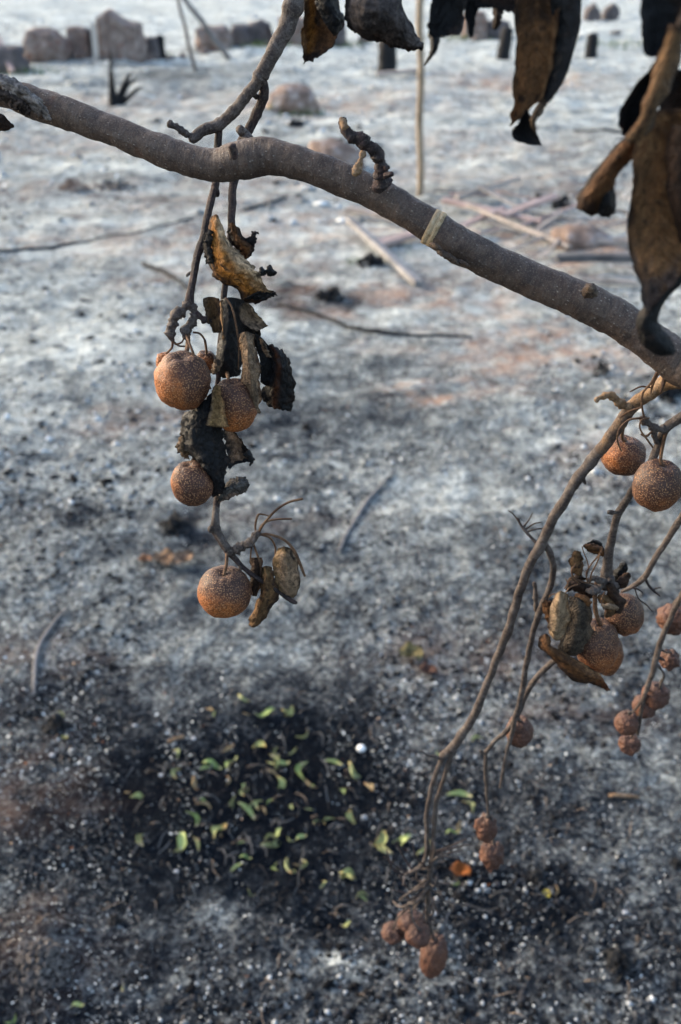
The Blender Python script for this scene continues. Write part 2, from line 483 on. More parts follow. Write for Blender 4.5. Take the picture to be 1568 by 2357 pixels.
patch_at(60, 950, 0.30, 0.20, 0.12)
patch_at(150, 1100, 0.40, 0.12, 0.08)
patch_at(1180, 1180, 0.30, 0.18, 0.12)
patch_at(930, 1180, 0.16, 0.16, 0.04)
patch_at(1420, 1050, 0.20, 0.20, 0.02, 0.25)
patch_at(410, 1205, 0.10, 0.08, -0.30, 0, -0.012)
patch_at(760, 1390, 0.25, 0.10, -0.08)
patch_at(60, 1560, 0.20, 0.10, -0.02, 0.22)
patch_at(40, 1830, 0.11, 0.08, 0.05, 0.22)
patch_at(250, 980, 0.22, 0.10, -0.06, 0.35)
patch_at(700, 1200, 0.20, 0.10, -0.06, 0.2)
patch_at(1150, 1500, 0.22, 0.09, -0.03, 0.22)
patch_at(1370, 1660, 0.16, 0.07, -0.02, 0.22)
patch_at(1060, 890, 0.22, 0.08, 0.10, 1.0)
patch_at(1250, 800, 0.45, 0.22, 0.08, 0.95)
patch_at(960, 680, 0.42, 0.25, 0.05, 0.8)
patch_at(760, 520, 0.75, 0.55, 0.10, 0.5)
patch_at(330, 560, 0.9, 0.35, 0.0, 0.45)
patch_at(1420, 570, 0.5, 0.5, -0.05, 0.8)
patch_at(700, 240, 1.1, 0.9, 0.05, 0.5)
patch_at(500, 230, 1.2, 1.0, -0.05, 0.3)
patch_at(380, 180, 1.3, 1.2, -0.20, 0.0)
patch_at(560, 150, 0.9, 1.0, -0.10, 0.0)
patch_at(1190, 190, 0.9, 0.8, -0.10, 0.8)
patch_at(70, 440, 0.9, 0.35, -0.10, 0.3)
patch_at(180, 900, 0.25, 0.12, -0.18, 0.0)
patch_at(700, 330, 0.6, 0.5, -0.15)
patch_at(1000, 300, 1.2, 0.7, 0.05)
patch_at(1240, 460, 0.5, 0.4, -0.12)
patch_at(760, 690, 0.35, 0.18, -0.30)
patch_at(110, 2200, 0.10, 0.06, 0.06, 0.15, 0.03)
patch_at(1515, 905, 0.12, 0.15, -0.40)
patch_at(1120, 990, 0.25, 0.12, 0.12)
for q in ((120, 330, 1.0, 0.6), (430, 470, 0.7, 0.35), (900, 400, 0.8, 0.5), (1120, 330, 0.8, 0.6), (1330, 420, 0.7, 0.5), (620, 420, 0.6, 0.4), (250, 250, 1.2, 0.9), (850, 230, 1.2, 0.9), (560, 620, 0.5, 0.3), (1130, 650, 0.5, 0.3)):
    patch_at(q[0], q[1], q[2], q[3], -0.05, 0.35)
PA = np.array(PATCH)

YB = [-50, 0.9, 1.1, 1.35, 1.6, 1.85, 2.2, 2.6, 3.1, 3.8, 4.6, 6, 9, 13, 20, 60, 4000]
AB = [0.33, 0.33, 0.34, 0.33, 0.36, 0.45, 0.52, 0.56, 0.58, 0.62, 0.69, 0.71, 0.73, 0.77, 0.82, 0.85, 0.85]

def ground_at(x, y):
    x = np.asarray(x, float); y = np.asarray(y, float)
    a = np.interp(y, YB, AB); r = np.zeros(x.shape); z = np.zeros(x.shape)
    wx = x + 0.5 * (fbm(x * 5, y * 5, 4, 5) - 0.5) * np.clip(y / 2, 0.5, 2); wy = y + 0.4 * (fbm(x * 5, y * 5, 4, 9) - 0.5) * np.clip(y / 2, 0.5, 2)
    for cx, cy, rx, ry, da, dr, dz in PA:
        g = np.exp(-(((wx - cx) / rx) ** 2 + ((wy - cy) / ry) ** 2))
        a = a + da * g; r = np.maximum(r, dr * np.minimum(1, 1.4 * g)); z = z + dz * g
    far = np.clip((y - 2.5) / 8, 0, 1)
    z = z + (fbm(x * 1.3, y * 1.3, 4, 1) - 0.5) * (0.03 + 0.14 * far)
    z = z + (fbm(x * 7, y * 7, 4, 2) - 0.5) * (0.022 + 0.03 * far)
    z = z + (fbm(x * 34, y * 34, 3, 3) - 0.5) * 0.010
    z = z * np.clip(1.4 - np.abs(y - 15) / 60, 0, 1)
    return a, r, z

def gz(x, y):
    return float(ground_at(np.array([x]), np.array([y]))[2][0])

def G(x, y):
    c = gp(x, y)
    return np.array([c[0], c[1], gz(c[0], c[1])])

def build_ground():
    ys = [0.55]
    while ys[-1] < 34: ys.append(ys[-1] + max(0.006, 0.0052 * ys[-1] ** 1.35))
    ys = np.concatenate([[-3000, -300, -40, -8, -2, -0.5, 0.1, 0.35], ys, [38, 46, 60, 90, 160, 400, 1200, 4000, 8000]])
    s = np.linspace(-1, 1, 250)
    ext = np.array([1.15, 1.5, 2.2, 4, 9, 30, 150, 1200])
    s = np.concatenate([-ext[::-1], s, ext])
    Y, Sg = np.meshgrid(ys, s, indexing='ij')
    half = 0.42 * np.clip(Y, 0.5, 4000) + 0.45
    X = Sg * np.minimum(half, 60)
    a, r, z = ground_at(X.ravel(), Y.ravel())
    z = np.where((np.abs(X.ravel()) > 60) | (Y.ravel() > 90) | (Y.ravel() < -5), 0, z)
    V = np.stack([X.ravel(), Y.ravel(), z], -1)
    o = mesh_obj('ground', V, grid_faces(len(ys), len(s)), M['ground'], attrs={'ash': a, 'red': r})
    tag(o, kind='structure')
build_ground()

# --- loose litter nobody could count
def scatter(n, y0, y1, power=1.0):
    u = RNG.random(n)
    y = (y0 ** power + u * (y1 ** power - y0 ** power)) ** (1 / power)
    x = (RNG.random(n) * 2 - 1) * (0.40 * y + 0.35)
    return x, y

def build_flakes():
    Vs, Cs = [], []
    K = 5
    for n, y0, y1, s0, s1, pw in ((60000, 0.8, 3.0, 0.0008, 0.0032, 0.8), (40000, 1.5, 4.2, 0.0014, 0.0056, 0.8), (16000, 2.8, 7.0, 0.003, 0.009, 0.7), (7000, 6.5, 20, 0.006, 0.022, 0.7), (900, 0.9, 3.0, 0.0028, 0.0056, 0.8)):
        x, y = scatter(n, y0, y1, pw)
        a, r, z = ground_at(x, y)
        keep = ((fbm(x * 9 / (y / 2), y * 9 / (y / 2), 3, 40) - 0.5) * 1.8 + 0.5 + 0.4 * RNG.random(n)) > 0.62
        x, y, a, z = x[keep], y[keep], a[keep], z[keep]; m = len(x)
        sz = s0 + (s1 - s0) * RNG.random(m) ** 2.6
        asp = 0.15 + 0.55 * RNG.random(m)
        rot = RNG.random(m) * 6.283
        tx = RNG.normal(0, 0.35, m); ty = RNG.normal(0, 0.35, m)
        ring = []
        for k in range(K):
            ang = 2 * math.pi * k / K + RNG.random(m) * 0.7
            rr = sz * (0.65 + 0.5 * RNG.random(m))
            lx = np.cos(ang) * rr; ly = np.sin(ang) * rr * asp
            gx = lx * np.cos(rot) - ly * np.sin(rot); gy = lx * np.sin(rot) + ly * np.cos(rot)
            ring.append(np.stack([x + gx, y + gy, z + sz * 0.45 + 0.0012 + gx * tx + gy * ty], -1))
        Vs.append(np.stack(ring, 1).reshape(-1, 3))
        t = RNG.random(m)
        c = np.empty((m, 3)); g = 0.12 + 0.62 * RNG.random(m) ** 1.3
        c[:] = g[:, None] * np.array([0.96, 1.0, 0.97])
        q = t > 0.93; c[q] = np.stack([0.5 * g[q] + 0.12, 0.38 * g[q] + 0.08, 0.28 * g[q] + 0.05], -1)
        q = t > 0.985; c[q] = np.array([0.25, 0.11, 0.05])
        q = t < 0.10; c[q] = np.array([0.02, 0.02, 0.022])
        Cs.append(np.repeat(c, K, 0))
    V = np.concatenate(Vs); C = np.concatenate(Cs)
    o = mesh_obj('ash_flakes', V, np.arange(len(V)).reshape(-1, K), M['flake'], cols=C, smooth=False)
    tag(o, 'pale flakes of ash strewn thickly over the burnt ground', 'ash', kind='stuff')
build_flakes()

OCT = np.array([[1, 0, 0], [0, 1, 0], [-1, 0, 0], [0, -1, 0], [0, 0, 1], [0, 0, -1]], float)
OCF = np.array([[0, 1, 4], [1, 2, 4], [2, 3, 4], [3, 0, 4], [1, 0, 5], [2, 1, 5], [3, 2, 5], [0, 3, 5]])
def build_bits(name, label, cat, zones, shade, mat):
    Vs, Cs = [], []
    for n, y0, y1, s0, s1, pw in zones:
        x, y = scatter(n, y0, y1, pw)
        a, r, z = ground_at(x, y)
        sz = (s0 + (s1 - s0) * RNG.random(n) ** 3) * (0.35 + 1.3 * np.clip((fbm(x * 5 / (0.5 + y / 2), y * 5 / (0.5 + y / 2), 3, 77) - 0.36) * 3.2, 0, 1))
        rot = RNG.random(n) * 6.283
        v = OCT[None] * (0.6 + 0.7 * RNG.random((n, 6, 1))) * sz[:, None, None]
        v = v * np.stack([np.ones(n), 0.4 + 0.6 * RNG.random(n), 0.35 + 0.4 * RNG.random(n)], -1)[:, None, :]
        c, s = np.cos(rot)[:, None], np.sin(rot)[:, None]
        vx = v[..., 0] * c - v[..., 1] * s; vy = v[..., 0] * s + v[..., 1] * c
        Vs.append(np.stack([vx + x[:, None], vy + y[:, None], v[..., 2] + z[:, None] + 0.15 * sz[:, None]], -1).reshape(-1, 3))
        Cs.append(np.repeat(shade(n), 6, 0))
    V = np.concatenate(Vs); C = np.concatenate(Cs); n = len(V) // 6
    F = (OCF[None] + (np.arange(n) * 6)[:, None, None]).reshape(-1, 3)
    o = mesh_obj(name, V, F, mat, cols=C, smooth=False)
    tag(o, label, cat, kind='stuff')
build_bits('charcoal_crumbs', 'black crumbs of charcoal scattered over the burnt ground', 'charcoal',
           ((16000, 0.8, 3, 0.0015, 0.008, 0.9), (1600, 2.6, 7, 0.004, 0.016, 0.8), (600, 6, 22, 0.012, 0.05, 0.7)),
           lambda n: (0.008 + 0.03 * RNG.random((n, 1)) ** 2) * np.array([[1, 1, 1.08]]), M['flake'])
build_bits('ash_crumbs', 'pale grey crumbs of ash and earth over the burnt ground', 'ash',
           ((7000, 0.8, 3, 0.0012, 0.005, 0.9), (4500, 2.6, 7, 0.004, 0.014, 0.8), (2500, 6, 24, 0.012, 0.06, 0.7)),
           lambda n: (0.16 + 0.45 * RNG.random((n, 1)) ** 1.4) * np.array([[0.97, 1.0, 0.99]]), M['flake'])

def build_straw():
    n = 9000
    x, y = scatter(n, 0.85, 2.6, 0.9)
    a, r, z = ground_at(x, y)
    L = 0.006 + 0.045 * RNG.random(n) ** 3; wd = 0.0004 + 0.0006 * RNG.random(n); an = RNG.random(n) * 6.283; bend = RNG.normal(0, 0.6, n); lift = 0.004 + 0.012 * RNG.random(n) ** 2
    rows = []
    for t in (-0.5, -0.17, 0.17, 0.5):
        dx = np.cos(an + bend * t) * L * t; dy = np.sin(an + bend * t) * L * t
        nx, ny = -np.sin(an) * wd, np.cos(an) * wd
        zz = z + 0.001 + lift * (0.25 - t * t) * 4
        rows.append(np.stack([x + dx + nx, y + dy + ny, zz], -1)); rows.append(np.stack([x + dx - nx, y + dy - ny, zz + 0.0006], -1))
    V = np.stack(rows, 1).reshape(-1, 3)
    f = np.array([[0, 1, 3, 2], [2, 3, 5, 4], [4, 5, 7, 6]])
    F = (f[None] + (np.arange(n) * 8)[:, None, None]).reshape(-1, 4)
    t = RNG.random((n, 1))
    C = np.where(t < 0.6, np.array([[0.02, 0.02, 0.022]]), np.where(t < 0.93, np.array([[0.10, 0.10, 0.10]]), np.array([[0.15, 0.12, 0.095]])))
    o = mesh_obj('burnt_straw', V, F, M['flake'], cols=np.repeat(C, 8, 0), smooth=False)
    tag(o, 'scorched straw and grass stubble lying on the charred ground', 'straw', kind='stuff')
build_straw()

def build_weeds():
    V, F, C = [], [], []
    for x, y, rx, n in ((345, 128, 0.35, 130), (600, 112, 0.5, 160), (690, 108, 0.5, 130), (790, 100, 0.6, 160), (1060, 92, 0.6, 150), (1440, 105, 0.7, 170), (60, 168, 0.35, 90), (1250, 95, 0.5, 90), (700, 262, 0.35, 40), (815, 605, 0.06, 30), (940, 575, 0.12, 16)):
        c = gp(x, y)
        for i in range(n):
            bx = c[0] + random.gauss(0, rx * 0.5); by = c[1] + random.gauss(0, rx * 0.5); bz = gz(bx, by)
            h = random.uniform(0.03, 0.11) * (1 if y < 300 else 0.45); a = random.uniform(0, 6.28); ww = 0.008 if y < 300 else 0.003
            lx, ly = random.gauss(0, 0.4) * h, random.gauss(0, 0.4) * h
            k = len(V)
            V += [(bx - math.cos(a) * ww, by - math.sin(a) * ww, bz), (bx + math.cos(a) * ww, by + math.sin(a) * ww, bz), (bx + lx, by + ly, bz + h)]
            F.append((k, k + 1, k + 2)); g = random.uniform(0.7, 1.3)
            C += [(0.085 * g, 0.125 * g, 0.05 * g)] * 3
    o = mesh_obj('grass', V, F, M['flake'], cols=C, smooth=False)
    tag(o, 'faint green tufts of new grass round the stones', 'grass', kind='stuff')
build_weeds()

# ---------------------------------------------------------------- stones, stumps, stakes, planks in the background
def cubesphere(n=8):
    V, F, idx = [], [], {}
    def vid(p):
        k = tuple(np.round(p, 5))
        if k not in idx: idx[k] = len(V); V.append(p)
        return idx[k]
    for ax in range(3):
        for s in (-1, 1):
            for i in range(n):
                for j in range(n):
                    q = []
                    for a, b in ((i, j), (i + 1, j), (i + 1, j + 1), (i, j + 1)):
                        p = np.zeros(3); p[ax] = s; p[(ax + 1) % 3] = -1 + 2 * a / n; p[(ax + 2) % 3] = -1 + 2 * b / n
                        q.append(vid(p))
                    F.append(tuple(q if s > 0 else q[::-1]))
    return np.array(V), F
CSV, CSF = cubesphere()

def rock(name, x0, x1, yt, yb, mat, label, cat='stone', group=None, block=0.6, peak=0.0, ps=0.0, rough=0.15, seed=0, deep=0.8, sink=0.12, lean=0.0):
    cx = (x0 + x1) / 2
    g = G(cx, yb); wd = px(x1 - x0, cx, yb, g[1]); dp = wd * deep
    Yc = g[1] + dp * 0.45
    top = P(cx, yt, Yc)[2]; h = max(top - g[2], 0.004)
    c = CSV.copy()
    sph = c / np.linalg.norm(c, axis=1)[:, None]
    v = c * block + sph * (1 - block)
    fz = (v[:, 2] + 1) / 2
    v[:, 0] = v[:, 0] * (1 - 0.18 * fz) + lean * fz
    if peak:
        up = np.clip(v[:, 2], 0, 1)
        v[:, 2] -= peak * up * np.minimum(1, np.abs(v[:, 0] - ps) * 1.25)
    nz = np.array([mnoise.fractal(Vector(p * 1.7 + seed * 3.1), 1.0, 2.0, 4) for p in v])
    v = v + sph * (nz * rough * 1.6)[:, None]
    mx = v[:, 2].max()
    W = np.stack([g[0] + v[:, 0] * wd / 2, Yc + v[:, 1] * dp / 2, g[2] - h * sink + (v[:, 2] + 1) / (mx + 1) * h * (1 + sink)], -1)
    o = mesh_obj(name, W, CSF, mat, origin=(g[0], Yc, g[2]))
    return tag(o, label, cat, group)

GS = 'stones in the broken row'
rock('stone', -30, 57, 103, 166, M['stone_dark'], 'sooty brown stone at the end of the row, cut by the picture edge', group=GS, seed=1, block=0.7)
rock('stone', 48, 158, 62, 146, M['stone'], 'sloping grey stone between the cut-off stone and the upright block', group=GS, seed=2, block=0.55, peak=0.35, ps=-0.3)
rock('stone', 156, 207, 60, 140, M['stone'], 'narrow upright block of stone beside the pale post', group=GS, seed=3, block=0.85, rough=0.05)
rock('stone', 200, 226, 66, 138, M['stone_dark'], 'thin dark filler for the shadowed gap beside the pale post', group=GS, seed=4, block=0.8, rough=0.06)  # shadowed gap between block and post, built as a thin dark stone
rock('stone', 222, 334, 20, 146, M['stone'], 'largest stone of the row, a house-shaped block with a pointed top', group=GS, seed=5, block=0.92, peak=0.55, ps=-0.4, rough=0.08, deep=0.6)
rock('stone', 328, 368, 84, 138, M['stone_dark'], 'low dark stone between the largest stone and a small stump', group=GS, seed=6)
rock('stone', 444, 536, 58, 118, M['stone'], 'rounded pinkish stone behind the two leaning stakes', group=GS, seed=7, block=0.6)
rock('stone', 528, 580, 54, 108, M['stone_dark'], 'dark bluish stone between two paler ones behind the stakes', group=GS, seed=8)
rock('stone', 566, 630, 44, 106, M['stone_dark'], 'dome-topped dark stone just beside the forked twig', group=GS, seed=9, peak=0.3)
rock('stone', 636, 716, 34, 110, M['stone'], 'tall pinkish stone between the forked twig and the brown hanging leaf', group=GS, seed=10, block=0.7)
rock('stone', 720, 800, 40, 100, M['stone_dark'], 'sooty stone half hidden behind the brown hanging leaf', group=GS, seed=11)
rock('stone', 1066, 1122, 22, 92, M['stone'], 'pale stone showing under the torn dark leaf', group=GS, seed=12, block=0.75)
rock('stone', 1112, 1180, 44, 90, M['stone_dark'], 'low grey stone behind the dangling leaf scrap', group=GS, seed=13)
rock('stone', 1346, 1386, 4, 46, M['stone_dark'], 'far conical dark stone nearest the big brown leaf', group=GS, seed=14, peak=0.6)
rock('stone', 1388, 1428, 6, 44, M['stone_dark'], 'far conical dark stone, the farther from the big brown leaf', group=GS, seed=15, peak=0.6, ps=0.1)
rock('stone', 1040, 1078, 30, 84, M['stone_dark'], 'small dark stone beside the bamboo stake', group=GS, seed=16)

RUB = ((100, 12, 60, 146), (176, 16, 96, 142), (340, 18, 112, 142), (392, 22, 116, 140), (420, 16, 112, 134), (470, 20, 98, 122), (552, 22, 88, 114), (612, 18, 86, 112), (690, 22, 84, 112), (760, 24, 74, 102), (838, 26, 66, 98), (935, 24, 60, 92), (1010, 26, 56, 88), (1098, 20, 70, 96), (1150, 22, 62, 90), (1420, 26, 58, 84), (1240, 22, 60, 86))
RUBL = ('at the foot of the sloping stone', 'at the foot of the upright block', 'in front of the low dark stone', 'just past the small stump', 'left of the thin stake', 'under the pinkish stone', 'under the dark bluish stone', 'under the dome-topped stone', 'below the tall pinkish stone', 'below the brown hanging leaf', 'above the broad stump', 'left of the bamboo stake', 'right of the bamboo stake', 'under the pale stone', 'left of the slim stump', 'near the conical stones', 'behind the big brown leaf')
for i, ((x, wd_, yt, yb), lb) in enumerate(zip(RUB, RUBL)):
    rock('rubble_stone', x - wd_ / 2, x + wd_ / 2, yb - (yb - yt) * 0.55, yb, M['stone' if i % 3 else 'stone_dark'], 'small broken rubble stone ' + lb, 'rubble', 'rubble along the stone row', block=0.55, rough=0.2, seed=120 + i, lean=0.15 * ((i % 3) - 1))

def beam(name, pts, wpx, tpx, mat, label=None, cat=None, group=None, lift=0.0, parent=None, up=True, rag=0.12, seed=0):
    """a flat board or lath through ground points (photo x, y, lift)"""
    rs = random.Random(seed)
    C = catmull(np.array([G(x, y) + np.array([0, 0, lift + l]) for x, y, l in pts]), 4)
    wd = [px(wpx, pts[0][0], pts[0][1], C[0][1]), px(wpx, pts[-1][0], pts[-1][1], C[-1][1])]
    T = np.gradient(C, axis=0); T /= np.linalg.norm(T, axis=1)[:, None]
    L = np.concatenate([[0], np.cumsum(np.linalg.norm(np.diff(C, axis=0), axis=1))])
    V, U = [], []
    n = len(C)
    tw = rs.uniform(-0.3, 0.3)
    for i in range(n):
        side = np.cross(T[i], [0, 0, 1.0]); side /= np.linalg.norm(side); nn = np.cross(side, T[i])
        a = tw + 0.1 * math.sin(i); s2 = side * math.cos(a) + nn * math.sin(a); n2 = -side * math.sin(a) + nn * math.cos(a)
        wv = (wd[0] + (wd[1] - wd[0]) * i / (n - 1)) * (1 + rs.uniform(-rag, rag)); th = wv * tpx / wpx
        for a1, b1 in ((-1, -1), (1, -1), (1, 1), (-1, 1)):
            e = T[i] * (rs.uniform(-0.3, 0.3) * wv if i in (0, n - 1) else 0)
            V.append(C[i] + s2 * a1 * wv / 2 + n2 * (b1 + 0.7) * th / 2 + e); U.append((0.25 * (a1 + 1) + 0.12 * b1 + 0.13, L[i]))
    F = []
    for i in range(n - 1):
        for k in range(4):
            F.append((i * 4 + k, i * 4 + (k + 1) % 4, (i + 1) * 4 + (k + 1) % 4, (i + 1) * 4 + k))
    F += [(3, 2, 1, 0), tuple((n - 1) * 4 + k for k in range(4))]
    o = mesh_obj(name, V, F, mat, parent, uv=U, smooth=False, origin=None if parent else C[0])
    if parent is None: tag(o, label, cat, group)
    return o

def stake(name, base, top, wb, wt, mat, label, nodes=0):
    """pole standing on the ground at base (x, y) and leaning up to top (x, y, Y)"""
    b = G(*base); t = P(*top)
    t2 = b + (t - b) * 1.25
    r0 = px(wb, base[0], base[1], b[1]) / 2; r1 = px(wt, top[0], top[1], top[2]) / 2
    pts, rad = [b - (t - b) * 0.03], [r0]
    m = 9
    for i in range(m + 1):
        f = i / m; q = b + (t2 - b) * f + np.array([math.sin(i * 1.7), math.cos(i * 2.3), 0]) * r0 * 0.25
        pts.append(q); rad.append(r0 + (r1 - r0) * min(1, f * 1.2))
    V, F, U = tube_geo(pts, rad, 8, 3, 0.08, 6)
    if nodes:
        root = thing(name, b, label, 'stake')
        mesh_obj('cane', V, F, mat, root, uv=U)
        for i in range(nodes):
            f = (i + 0.6) / nodes
            q = b + (t2 - b) * f; d = (t2 - b) / np.linalg.norm(t2 - b); rr = (r0 + (r1 - r0) * min(1, f * 1.2)) * 1.12
            v2, f2, u2 = tube_geo([q - d * rr * 0.35, q, q + d * rr * 0.35], [rr * 0.93, rr, rr * 0.93], 8, 2)
            mesh_obj('node_ring', v2, f2, mat, root, uv=u2)
    else:
        o = mesh_obj(name, V, F, mat, uv=U, origin=b); tag(o, label, 'stake')

stake('wooden_stake', (450, 168), (411, 0, 12.0), 9, 8, M['stake'], 'thin grey stake leaning slightly, in front of the stones')
stake('wooden_stake', (527, 133), (428, 0, 15.0), 14, 11, M['stake'], 'thicker dark stake leaning steeply across the pinkish stone')
stake('bamboo_stake', (967, 452), (968, 0, 6.7), 16, 17, M['bamboo'], 'thin upright bamboo stake planted in the ash behind the branch', nodes=7)
b0 = G(226, 146)
hh = P(226, 52, b0[1])[2] - b0[2]; ww = px(13, 226, 146, b0[1])
V = []; 
for z in (-0.03, hh * 0.5, hh):
    for a, c in ((-1, -1), (1, -1), (1, 1), (-1, 1)):
        V.append((b0[0] + a * ww / 2 + 0.02 * z, b0[1] - 0.06 + c * 0.02, b0[2] + z))
F = [(i * 4 + k, i * 4 + (k + 1) % 4, i * 4 + 4 + (k + 1) % 4, i * 4 + 4 + k) for i in range(2) for k in range(4)] + [(8, 9, 10, 11), (3, 2, 1, 0)]
o = mesh_obj('wooden_post', V, F, M['plank'], uv=[(0.2, 0.1)] * 12, smooth=False, origin=b0)
tag(o, 'pale upright wooden post leaning on the largest stone', 'post')

def stump(x0, x1, yt, yb, label, lean=0.0, seed=0):
    cx = (x0 + x1) / 2; g = G(cx, yb); r = px(x1 - x0, cx, yb, g[1]) / 2; h = P(cx, yt, g[1])[2] - g[2]
    pts = [g - np.array([0, 0, 0.05]), g + np.array([0, 0, h * 0.05]), g + np.array([lean * h * 0.3, 0, h * 0.4]), g + np.array([lean * h, 0, h])]
    V, F, U = tube_geo(pts, [r * 1.12, r * 1.05, r * 0.95, r * 0.88], 12, 5, 0.16, 3.0 / r * 0.5, seed)
    o = mesh_obj('charred_stump', V, F, M['char'], uv=U, origin=g)
    tag(o, label, 'stump', 'charred stumps standing in the ash')
stump(868, 914, 88, 170, 'broad black stump under the grey hanging leaf', seed=1)
stump(1141, 1172, 66, 140, 'slim charred stump just beside the big brown leaf', 0.12, seed=2)
stump(1345, 1374, 80, 130, 'short charred stump on the green patch beyond the leaves', seed=3)
stump(360, 383, 84, 134, 'small charred stump at the end of the row of stones', seed=4)

g = G(266, 242)
root = thing('charred_plant', g, 'charred black spike of a burnt plant with splayed side stems', 'burnt plant')
def spike(pts, wds, nm):
    c = [P(x, y, g[1]) for x, y in pts]; c[0][2] = g[2] - 0.02
    V, F, U = tube_geo(c, [px(q, pts[0][0], pts[0][1], g[1]) / 2 for q in wds], 8, 5, 0.2, 30, 3)
    mesh_obj(nm, V, F, M['char'], root, uv=U)
spike([(263, 244), (259, 215), (256, 170), (254, 112)], [26, 18, 11, 3], 'main_stem')
for q in ([(270, 244), (285, 215), (300, 190), (318, 182)], [(272, 244), (295, 225), (316, 205), (332, 200)], [(268, 244), (280, 205), (296, 176), (304, 168)]):
    spike(q, [14, 10, 8, 3], 'side_stem')

def clump(name, x0, x1, yt, yb, mat, label, cat, group=None, seed=0, n=46, flat=0.75):
    """a crumbly heap: jagged crumbs packed together into one lump"""
    rs = np.random.default_rng(seed)
    cx = (x0 + x1) / 2; ym = (yt + yb * 2) / 3
    g = G(cx, ym); wd = px(x1 - x0, cx, ym, g[1]) / 2; hg = px(yb - yt, cx, ym, g[1]) * 0.75
    V, F = [], []
    for i in range(n):
        f = rs.random() ** 0.6; a = rs.random() * 6.283; rr = wd * f * 0.85
        sz = wd * (0.12 + 0.26 * rs.random()) * (1.15 - 0.5 * f) * (0.42 if n > 60 else 1.0)
        px_, py_ = g[0] + math.cos(a) * rr, g[1] + math.sin(a) * rr * 0.9
        c = np.array([px_, py_, gz(px_, py_) + hg * (1 - f * f) * flat * rs.random()])
        q = OCT * (0.6 + 0.8 * rs.random((6, 1))) * sz * np.array([1, 0.5 + 0.5 * rs.random(), 0.45 + 0.5 * rs.random()])
        ca, sa = math.cos(a * 3), math.sin(a * 3)
        q = np.stack([q[:, 0] * ca - q[:, 1] * sa, q[:, 0] * sa + q[:, 1] * ca, q[:, 2] + 0.3 * q[:, 0] * rs.normal()], -1) + c
        k = len(V); V += q.tolist(); F += [tuple(int(t) + k for t in ff) for ff in OCF]
    o = mesh_obj(name, V, F, mat, smooth=False, origin=g)
    return tag(o, label, cat, group)
rock('earth_mound', 604, 742, 192, 262, M['soil'], 'rounded mound of reddish earth behind the forked twig', 'mound', block=0.1, seed=21, sink=0.5, rough=0.12)
rock('earth_mound', 690, 845, 318, 392, M['soil'], 'low reddish mound directly behind the thick branch', 'mound', block=0.1, seed=22, sink=0.6)
clump('earth_clod', 128, 218, 400, 462, M['soil'], 'brown clod of earth in the ash below the thick branch', 'clod', seed=23, n=150, flat=0.55)
clump('ash_heap', 205, 330, 416, 446, M['dung'], 'low brownish smear of ash trailing from the brown clod', 'ash heap', seed=24, n=90, flat=0.4)
rock('earth_mound', 1270, 1420, 516, 580, M['soil'], 'flat brown mound inside the pile of sticks', 'mound', block=0.1, seed=25, sink=0.6)
clump('ash_heap', 20, 180, 2150, 2290, M['dung'], 'fibrous grey-brown ash heap near the lower corner', 'ash heap', seed=26, n=420, flat=0.25)

GC = 'charcoal lumps on the ground'
for i, (x0, x1, yt, yb, lab) in enumerate((
    (1362, 1408, 810, 872, 'upright black charcoal lump below the branch near the big leaf'),
    (1492, 1590, 880, 935, 'wide black charcoal lump behind the twig joint, at the edge'),
    (360, 455, 1172, 1236, 'soft black lump of char beside the third pear'),
    (8, 40, 1074, 1100, 'small black lump near the edge in the pale ash'),
    (1372, 1480, 2180, 2240, 'bluish black charcoal chunk near the bottom below the shrivelled pears'),
    (818, 892, 582, 626, 'dark charred block under the slanting plank'),
    (1255, 1330, 452, 492, 'charred heap at the end of the pale lath'),
    (720, 800, 664, 702, 'crumbled char heap right of the torn leaf tip'),
    (650, 706, 276, 300, 'dark lump just below the reddish mound'),
    (90, 170, 1640, 1690, 'black burnt tuft with a few green bits'),
    (690, 722, 962, 990, 'small dark lump right of the black leaf'),
    (1228, 1252, 440, 456, 'tiny dark lump above the pile of sticks'),
    (1205, 1262, 1990, 2030, 'black lump just right of the lower shrivelled pears'),
    (246, 282, 2095, 2130, 'rounded black clod above the fibrous ash heap'),
    (1540, 1580, 1960, 2000, 'blue-black lump in the pale ash streak'))):
    clump('charcoal_lump', x0, x1, yt, yb, M['char'], lab, 'charcoal', GC, seed=40 + i)

